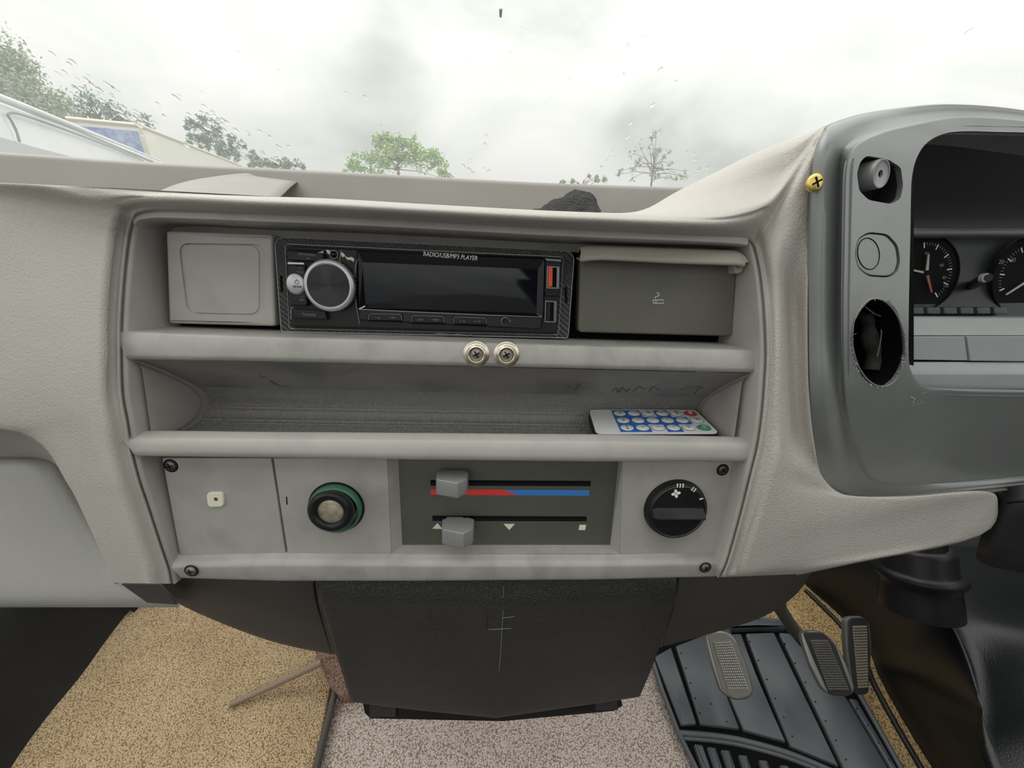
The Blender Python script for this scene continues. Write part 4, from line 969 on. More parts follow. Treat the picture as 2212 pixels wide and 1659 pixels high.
# continue round the far side of the driver's opening
uc = 505.0
A = np.array(rows)
mir = []
for r in A[::-1]:
    q = r.copy(); q[:, 0] = 2 * uc - q[:, 0]
    mir.append(q)
full = np.concatenate([A, np.array(mir)])
AA = np.array([cr_interp(r, 2) for r in full]); AA = np.stack([cr_interp(np.vstack([AA[:, j], AA[:1, j]]), 4)[:-1] for j in range(AA.shape[1])], axis=1)
n, m_ = AA.shape[:2]
V = [X(p) for r in AA for p in r]; F = [(i * m_ + j, i * m_ + j + 1, ((i + 1) % n) * m_ + j + 1, ((i + 1) % n) * m_ + j) for i in range(n) for j in range(m_ - 1)]
shell = mobj('shell', V, F, BINN, bi, True, None, 180)
s = shell.modifiers.new('t', 'SOLIDIFY'); s.thickness = .003; s.offset = -1
# face frame for things set in the angled face
def FP_(x, y, dw=0): return P(x, y, wf(x, y) + dw)
def bprism(nm, pts, d0, d1, m, par, r=0, bev=.4, seg=2):
    q = rounded(pts, r) if r else pts
    base = [FP_(x, y)[:2] for x, y in q]
    # face plane w as a function of (u, v): solve once by sampling
    (u1, v1, w1), (u2, v2, w2) = FP_(q[0][0], q[0][1]), FP_(q[len(q) // 2][0], q[len(q) // 2][1])
    xs = np.array([[*FP_(x, y)] for x, y in q]); Amat = np.c_[xs[:, 0], xs[:, 1], np.ones(len(xs))]
    co = np.linalg.lstsq(Amat, xs[:, 2], rcond=None)[0]
    return plate(nm, base, d0, d1, m, par, bev=bev, seg=seg, frame=lambda u, v, w: X((u, v, co[0] * u + co[1] * v + co[2] + w)))
hole1 = [(1872, 336), (1918, 344), (1946, 362), (1951, 400), (1945, 430), (1925, 441), (1876, 432), (1856, 412), (1851, 375), (1858, 350)]
hole2 = [(1876, 501), (1917, 505), (1940, 530), (1945, 565), (1938, 590), (1920, 600), (1875, 597), (1853, 580), (1846, 548), (1853, 515)]
hole3 = [(1898 + 57 * math.cos(a) + 2 * math.sin(3 * a), 740 + 95 * math.sin(a) + 2 * math.cos(5 * a)) for a in np.linspace(0, 2 * math.pi, 40)[:-1]]
cs = [bprism('c', hole1, -14, 6, BINND, None, r=8, bev=.01, seg=1), bprism('c', hole2, -14, 6, BINND, None, r=10, bev=.01, seg=1), bprism('c', hole3, -14, 6, BINND, None, bev=.01, seg=1)]
cut(shell, cs)
bprism('switch_blank', [(1878, 504), (1916, 508), (1937, 531), (1942, 565), (1935, 588), (1919, 597), (1877, 594), (1856, 578), (1850, 549), (1856, 517)], -5, -.6, BINN, bi, r=10, bev=.5)
def boval(nm, cx, cy, rx, ry, d, rad_, m, par):
    pts = [FP_(cx + rx * math.cos(a) + .08 * ry * math.sin(a), cy + ry * math.sin(a)) for a in np.linspace(0, 2 * math.pi, 40)[:-1]]
    pts = [X((p[0], p[1], p[2] + d)) for p in pts]; return tube(nm, pts + [pts[0]], rad_ * .001, m, par, n=6, smoothn=1)
boval('switch_blank_ring', 1878, 548, 23.5, 34, -.55, .28, VOID, bi)
# well and pull knob in the upper hole
def pocketwall(nm, pts, depth, m, par, r=8, k=.94, d0=-1.5):
    q = rounded(pts, r); a = [FP_(x, y) for x, y in q]; n = len(a); c = np.mean(np.array(a), axis=0)
    V = [X((p[0], p[1], p[2] + d0)) for p in a] + [X((c[0] + (p[0] - c[0]) * k + 2, c[1] + (p[1] - c[1]) * k, p[2] - depth)) for p in a]
    return mobj(nm, V, [(i, (i + 1) % n, n + (i + 1) % n, n + i) for i in range(n)] + [tuple(range(n, 2 * n))], m, par, angle=40)
pocketwall('knob_well', hole1, 18, BINND, bi)
kx, ky = 1903, 375
kc3 = P(kx, ky, wf(kx, ky) + 5); kt = P(1885, 386, wf(kx, ky) - 16)
kc3 = P(1904, 375, wf(kx, ky) + 1); ax = np.array((.33, 0, 1.0)) * 22; axn = ax / np.linalg.norm(ax); e1_ = np.cross(axn, (0, 1, 0)); e1_ /= np.linalg.norm(e1_); e2_ = np.cross(e1_, axn)
AL = np.linalg.norm(ax)
def kfr(a, b, h):
    p = np.array(kc3) - e1_ * a + e2_ * b + axn * h
    return X(tuple(p))
# face tilted further towards the driver
pk = lathe('pull_knob', (0, 0, 0), [(8.0, -AL), (7.6, -6), (7.3, -1.2), (7.0, -.3), (6.4, .0), (6.0, -.3), (1.9, -.3), (1.7, -1.5)], BINN, bi, n=40, fr=kfr, cap=False)
lathe('knob_rim', (0, 0, 0), [(7.15, -.6), (6.95, .15), (6.3, .1)], KNOBG, pk, n=40, fr=kfr, cap=False)
lathe('knob_socket', (0, 0, 0), [(2.1, -1.4), (.01, -1.4)], VOID, pk, n=20, fr=kfr)
# cut hole: ragged rim, dark cavity, knotted wiring loom
pocketwall('cut_hole_cavity', hole3, 46, VOID, bi, r=0, k=.85)
rim = []
for i in range(90):
    a = random.uniform(0, 2 * math.pi); a = a if math.sin(a) > -.2 or random.random() < .35 else -a
    x, y = 1898 + 57 * math.cos(a), 740 + 95 * math.sin(a); p = np.array(FP_(x, y, .3)); q = p + np.array((random.uniform(-1.6, 1.6), random.uniform(-1.6, 1.6), random.uniform(-1, 2.0)))
    rim.append((p, q, .12))
V = []; F = []
for p, q, r_ in rim:
    b_ = len(V); d = np.cross(q - p, (.3, .2, 1)); d = d / (np.linalg.norm(d) or 1) * r_ * 2
    V += [X(tuple(p - d)), X(tuple(p + d)), X(tuple(q)), X(tuple((p + q) / 2 + (0, 0, .3)))]; F += [(b_, b_ + 1, b_ + 2), (b_, b_ + 1, b_ + 3), (b_ + 1, b_ + 2, b_ + 3)]
tag(mobj('ragged_plastic_burrs', V, F, SILVER, bi, smooth=False), kind='stuff')
boval('cut_rim', 1898, 740, 57, 95, .0, .5, KNOBG, bi)
lm = empty('wiring_loom', PW(1885, 745, 0), 'dusty black taped wires bundled inside the oval cut hole', 'wires')
for k, (pts, r_) in enumerate((([(1872, 670, 14), (1885, 700, 12), (1880, 730, 12), (1893, 760, 12), (1885, 800, 14)], 5.5), ([(1895, 680, 6), (1900, 715, 4), (1880, 750, 4), (1876, 790, 8)], 4), ([(1860, 700, 2), (1868, 750, 0), (1880, 810, 6)], 3))):
    tube('taped_bundle', [PW(*p) for p in pts], r_ * .001, mat('dusty_tape', (.03, .03, .03), .8, (.07, .065, .06), 200, .8, 500, 'noise') if k == 0 else BLACK, lm, n=12)
tube('loose_strand', [PW(*p) for p in ((1868, 662, 22), (1890, 678, 24), (1912, 686, 22))], .0004, KNOBG, lm, n=5); tube('loose_strand', [PW(*p) for p in ((1900, 668, 18), (1904, 720, 20), (1895, 770, 20))], .0004, KNOBG, lm, n=5)
# inside of the cluster
cb = empty('gauge_cluster', PW(2110, 600, -30), 'dark instrument cluster with white ticked dials inside the binnacle opening', 'gauges')
def CP(x, y, w): return P(x, y, w)
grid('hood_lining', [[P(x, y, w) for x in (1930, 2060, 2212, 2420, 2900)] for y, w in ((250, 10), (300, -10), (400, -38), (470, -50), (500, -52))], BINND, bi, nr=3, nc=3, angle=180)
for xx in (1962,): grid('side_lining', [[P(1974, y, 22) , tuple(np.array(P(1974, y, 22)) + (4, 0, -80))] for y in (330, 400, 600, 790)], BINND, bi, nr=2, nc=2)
grid('visor_bar', [[P(x, 491, -50), P(x, 493, -40), P(x, 497, -37), P(x, 503, -36), P(x, 509, -38), P(x, 512, -42), P(x, 516, -50)] for x in (1930, 2212, 2900)], KNOBG, cb, nr=2, nc=2, angle=180)
pg = [[P(x, y, w) for x in (1930, 2060, 2212, 2420, 2900)] for y, w in ((505, -56), (560, -54), (640, -46), (690, -38))]
grid('cluster_face', pg, mat('cluster_charcoal', (.035, .038, .042), .5), cb, nr=2, nc=2, angle=180)
DIALM = mat('dial_matte_black', (.012, .012, .014), .85, spec=.1)
def gauge(cx, cy, rx, par, ticks, needle, lab):
    c = P(cx, cy, -46); R_ = rx
    fr = lambda a, b, h: X((c[0] + a, c[1] + b, c[2] + h - b * .10))
    g = lathe('gauge_dial', (0, 0, 0), [(R_, -2), (R_, 1.2), (R_ - 1, 1.4), (R_ - 1.3, .2), (.01, .1)], DIALM, par, n=64, fr=fr)
    for k, (a0, a1, n_) in enumerate(ticks):
        for i in range(n_):
            a = math.radians(a0 + (a1 - a0) * i / (n_ - 1)); L_ = 4.2 if i % 5 == 0 else 2.2; wd = .45 if i % 5 == 0 else .22; ro = R_ * .80
            c_, s_ = math.cos(a), math.sin(a)
            q = [(ro * c_ - s_ * wd, ro * s_ + c_ * wd), (ro * c_ + s_ * wd, ro * s_ - c_ * wd), ((ro - L_) * c_ + s_ * wd, (ro - L_) * s_ - c_ * wd), ((ro - L_) * c_ - s_ * wd, (ro - L_) * s_ + c_ * wd)]
            V = [fr(x, y, .35) for x, y in q] + [fr(x, y, .15) for x, y in q]
            mobj('tick_mark', V, [(0, 1, 2, 3), (0, 1, 5, 4), (1, 2, 6, 5), (2, 3, 7, 6), (3, 0, 4, 7)], SOFTW if i % 5 else WHITE, g, smooth=False)
    for a, r0, r1, wd, m_ in needle:
        a = math.radians(a); c_, s_ = math.cos(a), math.sin(a)
        q = [(r0 * c_ - s_ * wd, r0 * s_ + c_ * wd), (r0 * c_ + s_ * wd, r0 * s_ - c_ * wd), (r1 * c_ + s_ * wd * .6, r1 * s_ - c_ * wd * .6), (r1 * c_ - s_ * wd * .6, r1 * s_ + c_ * wd * .6)]
        V = [fr(x, y, 2.6) for x, y in q] + [fr(x, y, 1.9) for x, y in q]
        mobj('needle', V, [(0, 1, 2, 3), (0, 1, 5, 4), (1, 2, 6, 5), (2, 3, 7, 6), (3, 0, 4, 7)], m_, g, smooth=False)
    return g
CREAMN = mat('needle_cream', (.5, .48, .38), .5); ORN = mat('needle_orange', (.40, .12, .06), .5)
gauge(1995, 590, 29, cb, ((-50, 100, 26),), ((172, 3, 22, .8, CREAMN), (95, 2, 14, 1.1, CREAMN), (-65, 2, 16, 1.0, ORN)), '')
gauge(2222, 600, 32, cb, ((60, 205, 26),), ((215, 6, 24, .9, CREAMN),), '')
for x, y, s_ in ((2040, 600, '80'), (2043, 618, '100'), (2034, 573, '60'), (2002, 548, '40')): text('numeral', s_, P(x, y, -44), 3.4, SOFTW, cb)
for x, y, s_ in ((2163, 566, '20'), (2188, 562, '40')): text('numeral', s_, P(x, y, -43.5), 4.5, SOFTW, cb)
kk = P(2129, 600, -14)
tube('reset_stalk', [PW(2100, 616, -48), X(kk)], .0035, BLACK, cb, n=16, smoothn=1)
lathe('stalk_tip', (kk[0], kk[1], kk[2]), [(3.2, -2), (3.2, .4), (2.2, .5), (1.8, -1)], SHELFG, cb, n=20, cap=False)
for k in range(6):
    x = 1967 + k * 36
    pplate('warning_lamp', [(x, 664), (x + 28, 664), (x + 30, 678), (x + 1, 678)], -44, -34, mat('lamp_window', (.07, .085, .095), .4) if k == 0 else bpy.data.materials['lamp_window'], cb, bev=.6)
# pale trim strips and blank switches below the dials
tm_ = empty('switch_trim', PW(2100, 760, 0), 'pale grey trim strip with two long blank switches under the dials', 'trim')
def trow(nm, ys, m=SHELFG, x0=1950):
    return grid(nm, [[P(x, y, w) for y, w in ys] for x in (x0, 2060, 2212, 2420, 2900)], m, tm_, nr=2, nc=1, angle=30)
trow('upper_strip', ((683, -40), (684, -12), (687, -9.5), (700, -7), (724, -3), (727, -5)))
trow('groove', ((725, -8), (730, -8)), VOID)
pplate('blank_switch', [(1950, 728), (2084, 727.5), (2091, 779), (1950, 777)], -12, 1, SHELFG, tm_, bev=.5)
pplate('blank_switch', [(2089, 727.5), (2330, 727), (2330, 782), (2096, 779.5)], -12, 1.6, SHELFG, tm_, bev=.5)
grid('switch_backing', [[P(x, y, -9) for y in (720, 800)] for x in (1950, 2400)], VOID, tm_)
trow('lower_strip', ((780, -6), (782, 0), (800, 4), (806, 6), (809, 7.5), (812, 7.5), (840, 6), (852, -6)), x0=1945)
# brass screw on the edge
bs = empty('brass_screw', PW(1763, 394, 36), 'yellow brass cross-head screw on the edge of the charcoal binnacle', 'screw')
c = P(1763, 394, 37.5)
sfr = lambda a, b, h: X((c[0] + a * .92 - h * .1, c[1] + b, c[2] + h + a * .1))
lathe('screw_head', (0, 0, 0), [(4.6, -1.6), (4.6, -.2), (4.2, .2), (3.2, .7), (.01, .9)], BRASS, bs, n=32, fr=sfr)
for a in (.5, 2.07): plate('slot', [(math.cos(a) * i * 2.8 + math.sin(a) * j * .45, math.sin(a) * i * 2.8 - math.cos(a) * j * .45) for i, j in ((-1, -1), (1, -1), (1, 1), (-1, 1))], .3, 1.05, VOID, bs, bev=.05, seg=1, frame=sfr)
tube('screw_shank', [sfr(0, 0, -1), sfr(0, 0, -5)], .0018, BRASS, bs, n=10, smoothn=1)
for pts in ([(1968, 858), (1976, 862), (1972, 870)], [(1861, 908), (1853, 928)], [(1990, 852), (2003, 847)], [(1970, 876), (1995, 868)]):
    tube('face_scratch', [X(FP_(x, y, .05)) for x, y in pts], .00018, SOFTW if pts[0][0] != 1968 else CREAM, bi, n=5, smoothn=1)
# ================================================================== COLUMN AND LUMPS BELOW THE BINNACLE
co_ = empty('steering_column', PW(2180, 1130, -20), 'black steering column shroud at the right edge under the binnacle', 'steering column')
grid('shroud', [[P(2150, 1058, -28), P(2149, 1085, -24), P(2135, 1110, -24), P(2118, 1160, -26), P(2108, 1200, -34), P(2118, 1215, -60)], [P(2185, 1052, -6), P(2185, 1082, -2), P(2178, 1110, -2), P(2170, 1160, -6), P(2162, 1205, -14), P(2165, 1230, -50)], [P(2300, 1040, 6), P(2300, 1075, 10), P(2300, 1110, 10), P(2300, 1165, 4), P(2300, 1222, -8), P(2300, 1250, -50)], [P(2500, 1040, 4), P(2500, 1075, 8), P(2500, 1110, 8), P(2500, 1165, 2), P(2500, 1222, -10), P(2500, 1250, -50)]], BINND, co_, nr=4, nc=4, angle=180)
tube('shroud_seam', [PW(2150, 1092, -20), PW(2190, 1085, 1), PW(2240, 1082, 8)], .0006, VOID, co_, n=5)
gt = empty('column_gaiter', FZ(1990, 1280, .08), 'ribbed black rubber gaiter where the column meets the floor', 'gaiter')
gx = FD(1992, 1210, .36)
def gfr(a, b, h):
    # axis runs along the steering column: down and away
    o_ = np.array(FD(1984, 1262, .53)); axd = np.array((-.06, .45, .9)); axd /= np.linalg.norm(axd)
    e1 = np.cross(axd, (0, 1, 0)); e1 /= np.linalg.norm(e1); e2 = np.cross(e1, axd)
    return tuple(o_ + (e1 * a + e2 * b + axd * h) * .00112)
lathe('boot', (0, 0, 0), [(38, -30), (37.5, -12), (36.5, 0), (37, 5), (40, 9), (42.5, 13), (42.5, 16), (40, 19.5), (36, 21), (34.5, 25), (34.5, 42), (33, 46), (29.5, 48.5), (27, 49), (26, 66), (23, 69), (.01, 70)], BLACK, gt, n=48, fr=gfr, cap=False)
# ================================================================== CAB SHELL (structure)
def struct(name, verts, faces, m, smooth=False):
    o = mobj(name, verts, faces, m, None, smooth); o['kind'] = 'structure'; return o
def boxv(x0, x1, y0, y1, z0, z1): return [(x, y, z) for z in (z0, z1) for y in (y0, y1) for x in (x0, x1)]
BF = [(0, 1, 3, 2), (4, 5, 7, 6), (0, 1, 5, 4), (2, 3, 7, 6), (0, 2, 6, 4), (1, 3, 7, 5)]
FLM = mat('painted_floor', (.05, .05, .05), .7)
struct('floor', boxv(-.98, .98, -2.2, .92, -.06, -.012), BF, FLM)
struct('wall_front', boxv(-.98, .98, .90, .94, -.06, .56), BF, mat('bulkhead_black', (.015, .015, .016), .8))
struct('wall_left', boxv(-1.0, -.96, -2.2, .62, -.06, .62), BF, ROOFM)
struct('wall_right', boxv(.96, 1.0, -2.2, .62, -.06, .62), BF, FLM)
struct('wall_rear', boxv(-1.0, 1.0, -1.64, -1.6, -.06, .72), BF, ROOFM)  # kept low: open space above added for fill light on the fascia
cv = []; cf = []
for b_ in (boxv(-1.0, 1.0, -.85, -.38, 1.48, 1.52), boxv(-1.0, 1.0, -1.64, -1.5, 1.48, 1.52), boxv(-1.0, -.75, -1.5, -.85, 1.48, 1.52), boxv(.75, 1.0, -1.5, -.85, 1.48, 1.52)):
    cf += [tuple(i + len(cv) for i in f) for f in BF]; cv += b_
struct('ceiling', cv, cf, ROOFM)   # roof opening added to let more sky light onto the fascia
GP = np.array((0, .90, .60)); GD = np.array((0, -1.30, .90)); GN = np.cross((1, 0, 0), GD); GN /= np.linalg.norm(GN); GN = GN if GN[1] < 0 else -GN
wv = [tuple(GP + GD * s + np.array((x, 0, 0)) + GN * t) for t in (0, -.005) for s in (0, 1) for x in (-.98, .98)]
win = struct('window_1', wv, BF, GLASS)
# only the inner face of the pane: one thin sheet is enough
def GPT(px, py, off=0):
    d = ray(px, py); t = np.dot(GP - CAM, GN) / np.dot(d, GN); return CAM + d * t + GN * off
GE1 = np.array((1., 0, 0)); GE2 = GD / np.linalg.norm(GD)
rnd = random.Random(3)
drops = [(380,220,7),(386,214,4),(437,207,3),(353,258,5),(745,208,4),(788,218,6),(1050,300,6),(1047,319,6),(1348,171,6),(1427,160,7),(1357,108,6),(1394,90,4),(1145,50,4),(1128,75,6),(1102,122,4),(1015,138,3),(1410,235,6),(1363,272,5),(1356,302,5),(1325,333,4),(1318,345,4),(1312,353,4),(1300,367,5),(1001,365,6),(1013,373,7),(1021,380,5),(1055,376,6),(1045,370,4),(1015,351,4),(1483,335,4),(1500,338,5),(1502,351,5),(1510,373,7),(1529,368,6),(1506,381,5),(602,324,6),(402,320,6),(155,142,6),(1460,185,4),(2093,78,5),(513,120,3),(600,160,3),(953,155,2),(1230,180,3),(340,232,5),(290,262,6),(560,290,5),(538,300,4),(520,316,5),(500,298,4),(484,288,5),(590,352,6),(597,356,7),(1180,230,3),(860,128,2),(1590,70,2)]
for i in range(46): drops.append((rnd.uniform(90, 335), 0, rnd.uniform(3, 6)))
drops = [(x, y if y else 120 + (x - 60) * .55 + rnd.uniform(-25, 45), r) for x, y, r in drops]
for i in range(34):
    x = rnd.uniform(400, 660); drops.append((x, 235 + (x - 400) * .42 + rnd.uniform(-15, 40), rnd.uniform(3, 6)))
bm = bmesh.new(); bmesh.ops.create_icosphere(bm, subdivisions=2, radius=1)
bmesh.ops.bisect_plane(bm, geom=bm.verts[:] + bm.edges[:] + bm.faces[:], plane_co=(0, 0, 0), plane_no=(0, 0, 1), clear_inner=True)
hol = [e_ for e_ in bm.edges if e_.is_boundary]; bmesh.ops.holes_fill(bm, edges=hol); bmesh.ops.recalc_face_normals(bm, faces=bm.faces)
dme = bpy.data.meshes.new('raindrop'); bm.to_mesh(dme); bm.free(); dme.materials.append(DROP); dme.polygons.foreach_set('use_smooth', [len(p_.vertices) < 9 for p_ in dme.polygons]); dme.set_sharp_from_angle(angle=math.radians(50))
rotg = Matrix((tuple(-GE1), tuple(GE2), tuple(-GN))).transposed()
for x, y, r_ in drops:
    p = GPT(x, y, -.0055); dist = np.linalg.norm(p - CAM); s_ = r_ / FP * dist * .8
    o = bpy.data.objects.new('raindrop', dme); COL.objects.link(o)
    o.location = p; o.rotation_euler = (rotg @ Matrix.Rotation(rnd.uniform(-.6, .6), 3, 'Z')).to_euler(); o.scale = (s_ * rnd.uniform(.55, .8), s_ * rnd.uniform(.9, 1.4), s_ * .20)
    adopt(o, win)
p = [GPT(1078, 32, -.006), GPT(1085, 31, -.006), GPT(1083, 48, -.006), GPT(1079, 47, -.006)]
mobj('dirt_speck', [tuple(q) for q in p] + [tuple(q - GN * .0015) for q in p], BF if 0 else [(0, 1, 2, 3), (4, 5, 6, 7), (0, 1, 5, 4), (1, 2, 6, 5), (2, 3, 7, 6), (3, 0, 4, 7)], VOID, win, smooth=False)
# ================================================================== FLOOR COVERINGS
def zslab(name, pts, z0, z1, m, parent=None, r=0, bev=.002, seg=2, label=None):
    q = [FZ(x, y, z1)[:2] for x, y in (rounded(pts, r) if r else pts)]
    return plate(name, q, z0, z1, m, parent, bev=bev, seg=seg, frame=lambda u, v, w: (u, v, w), label=label, angle=180 if 0 else 50)
o = zslab('carpet', [(712, 1490), (672, 1720), (-260, 1900), (-60, 1560), (120, 1400), (250, 1260), (420, 1190), (700, 1200), (760, 1330)], -.012, .004, TANC, bev=.003)
tag(o, 'tan loop-pile carpet in the left footwell', 'carpet')
o = zslab('carpet', [(728, 1430), (1490, 1330), (1560, 1900), (640, 1900)], -.012, .0, PINKC, bev=.002)
tag(o, 'pinkish-grey carpet in the middle below the black cover', 'carpet')
o = zslab('carpet', [(1500, 1330), (1580, 1260), (1750, 1230), (2300, 1500), (2300, 1950), (1570, 1950)], -.012, .002, TANR, bev=.002)
tag(o, 'ochre carpet around the rubber mat in the driver footwell', 'carpet')
o = zslab('carpet', [(680, 1404), (760, 1395), (768, 1500), (735, 1503), (715, 1482)], -.01, .020, BRICKC, bev=.001, seg=1); tag(o, 'small russet carpet flap at the left foot of the tunnel cover', 'carpet')
tag(tube('edging_strip', [FZ(724, 1492, .01), FZ(708, 1560, .008), FZ(690, 1630, .008), FZ(664, 1760, .008)], .0048, BROWNV, None), 'dark grey rubber edging between the tan and pinkish carpets', 'edging')
tag(tube('stick', [FZ(496, 1523, .008), FZ(580, 1485, .014), FZ(640, 1457, .022), FZ(696, 1430, .036)], .0035, STICKM, None, taper=1.5), 'thin brown stick lying on the tan carpet', 'stick')
# wheel arch cover, bottom left
ar = []
for (x, y) in ((330, 1290), (290, 1316), (240, 1378), (180, 1462), (110, 1548), (50, 1630), (-20, 1740), (-90, 1860)):
    b_ = np.array(FZ(x, y, .0)); ar.append([tuple(b_ + (.01, 0, -.01)), tuple(b_ + (-.006, 0, .012)), tuple(b_ + (-.03, 0, .07)), tuple(b_ + (-.06, .0, .14)), tuple(b_ + (-.12, 0, .19)), tuple(b_ + (-.24, .02, .21)), tuple(b_ + (-.6, .04, .215))])
ar = [[tuple(np.array(p) + (0, .35, 0)) for p in ar[0]]] + ar
tag(grid('wheel_arch_cover', ar, mat('black_trim_cover', (.012, .013, .014), .55, (.02, .02, .021), 9, .3, 700, 'leather'), None, nr=3, nc=3, world=True, angle=180), 'black moulded cover at the bottom left edge beside the tan carpet', 'cover')
# rubber mat: base tray with rim and separately raised panels
mt = empty('rubber_mat', FZ(1640, 1560, .006), 'black ribbed rubber floor mat under the pedals', 'floor mat')
MO = [(1402, 1404), (1440, 1360), (1560, 1330), (1692, 1342), (1760, 1400), (1856, 1500), (1946, 1659), (2060, 1860), (1580, 1860), (1506, 1665), (1464, 1580), (1430, 1490)]
zslab('mat_base', MO, .002, .007, VOID, mt, r=10, bev=.002)
rimp = [FZ(x, y, .010) for x, y in rounded(MO, 10)]
tube('mat_rim', rimp + [rimp[0]], .0035, RUBBER, mt, n=8, smoothn=1)
zslab('top_step', [(1560, 1340), (1600, 1336), (1686, 1338), (1700, 1356), (1640, 1354), (1556, 1358)], .006, .02, RUBBER, mt, r=4, bev=.003)
cells = [[(1414, 1418), (1450, 1398), (1505, 1563), (1472, 1566)],
 [(1460, 1395), (1520, 1372), (1598, 1574), (1514, 1564)],
 [(1526, 1370), (1601, 1369), (1636, 1459), (1698, 1602), (1607, 1577), (1577, 1508)],
 [(1611, 1368), (1672, 1366), (1813, 1655), (1708, 1612), (1645, 1459)],
 [(1683, 1366), (1706, 1368), (1829, 1508), (1918, 1659), (1958, 1730), (1856, 1730)],
 [(1835, 1508), (1850, 1510), (1938, 1659), (1982, 1735), (1966, 1735), (1925, 1659)]]
cells = [cells[0], cells[1], cells[2], cells[3], cells[4], cells[5]]
for c_ in cells: zslab('mat_panel', c_, .006, .0125, RUBBER, mt, r=3, bev=.0015)
cr2 = [(1468, 1584), (1540, 1590), (1606, 1601), (1703, 1628), (1800, 1668), (1860, 1700)]
tube('mat_ridge', [FZ(x, y, .010) for x, y in cr2], .004, RUBBER, mt, n=8)
tube('mat_ridge', [FZ(x, y + 10, .008) for x, y in cr2], .003, RUBBER, mt, n=8)
for k, x in enumerate((1500, 1528, 1558, 1596, 1640, 1686)):
    y0 = 1606 + k * 6 + (k > 2) * (k - 2) * 5
    zslab('mat_fin', [(x, y0), (x + 18, y0 + 2), (x + 70, y0 + 150), (x + 50, y0 + 150)], .006, .014, RUBBER, mt, r=3, bev=.002)
studs = []
for (xa, ya, xb, yb_), n_ in (((1466, 1410, 1506, 1540), 5), ((1614, 1385, 1706, 1590), 6), ((1690, 1390, 1822, 1640), 7), ((1846, 1530, 1915, 1640), 4), ((1530, 1520, 1600, 1596), 3)):
    for k in range(n_):
        f = k / (n_ - 1); x = xa + (xb - xa) * f + 6; y = ya + (yb_ - ya) * f
        zslab('mat_stud', [(x - 1.5, y - 1.5), (x + 1.5, y - 1.5), (x + 1.5, y + 1.5), (x - 1.5, y + 1.5)], .01, .0135, BLACK, mt, bev=.0005, seg=1)
# ================================================================== PEDALS
def padframe(c, w0, k, kx=0):
    """sloping plane through photo point c; returns (uv of a photo point, frame)"""
    cc = P(*c, w0)
    def solve(x, y):
        w = w0
        for _ in range(30):
            p = P(x, y, w); w = .5 * w + .5 * (w0 - (p[1] - cc[1]) * k + (p[0] - cc[0]) * kx)
        return P(x, y, w)[:2]
    fr = lambda u, v, h: X((u, v + h * .5, w0 - (v - cc[1]) * k + (u - cc[0]) * kx + h))
    return solve, fr
def pedal(name, lab, out, inn, c, w0, arm, rows_, cols_, studm=PEDR, k=.75, rimm=PEDM, m_in=PEDR, quadp=None, foot=None):
    g = empty(name, PW(*c, w0), lab, 'pedal')
    sv, fr = padframe(c, w0, k)
    ic = np.mean(np.array(inn, float), axis=0); inn = [tuple(ic + (np.array(q) - ic) * 1.17) for q in inn]
    O = [sv(x, y) for x, y in rounded(out, 14, 4)]; I = [sv(x, y) for x, y in rounded(inn, 10, 4)]
    plate('pad_rim', O, -6, 0, rimm, g, bev=2.2, seg=3, frame=fr)
    plate('pad_face', I, -1, 1.2, m_in, g, bev=.8, seg=2, frame=fr)
    V = []; F = []
    a, b, c2, d = [np.array(sv(*q)) for q in quadp]
    for i in range(rows_):
        for j in range(cols_):
            s0, s1 = (j + .2) / cols_, (j + .8) / cols_; t0, t1 = (i + .2) / rows_, (i + .8) / rows_
            q = [(a * (1 - s) + b * s) * (1 - t) + (d * (1 - s) + c2 * s) * t for s, t in ((s0, t0), (s1, t0), (s1, t1), (s0, t1))]
            n0 = len(V); V += [fr(p[0], p[1], 1.0) for p in q] + [fr(p[0], p[1], 3.0) for p in q]
            F += [(n0 + 4, n0 + 5, n0 + 6, n0 + 7)] + [(n0 + e1, n0 + (e1 + 1) % 4, n0 + 4 + (e1 + 1) % 4, n0 + 4 + e1) for e1 in range(4)]
    tag(mobj('tread_studs', V, F, studm, g, smooth=False), kind='stuff')
    if arm: tube('pedal_arm', [X(tuple(np.array(P(x, y, w)))) for x, y, w in arm] + ([foot] if foot else []), .009, BROWNV, g, n=10)
    return g
pedal('pedal', 'worn clutch pedal pad, leftmost of the three pedals, shiny lower half', [(1522, 1366), (1560, 1362), (1590, 1376), (1612, 1430), (1630, 1492), (1622, 1510), (1590, 1516), (1560, 1500), (1540, 1440)], [(1534, 1378), (1572, 1378), (1592, 1400), (1619, 1485), (1610, 1496), (1580, 1496), (1562, 1480)], (1580, 1440), -150, [(1580, 1420, -165), (1560, 1340, -210), (1560, 1250, -190)], 18, 10, quadp=[(1538, 1384), (1576, 1382), (1614, 1486), (1570, 1486)], studm=mat('worn_rubber_metal', (.50, .49, .45), .35, metal=.5), m_in=mat('pad_worn', (.20, .19, .165), .35))
pedal('pedal', 'brake pedal pad with bright metal rim and dark gridded rubber, middle of the three pedals', [(1730, 1372), (1745, 1364), (1780, 1366), (1808, 1390), (1832, 1440), (1850, 1490), (1840, 1505), (1800, 1506), (1780, 1495), (1752, 1440)], [(1742, 1376), (1780, 1376), (1802, 1400), (1834, 1488), (1826, 1494), (1792, 1492), (1764, 1430)], (1790, 1435), -140, [(1770, 1395, -165), (1725, 1370, -190), (1695, 1330, -200), (1682, 1300, -195), (1680, 1220, -180)], 20, 11, m_in=PEDD, quadp=[(1746, 1380), (1784, 1380), (1830, 1488), (1786, 1488)])
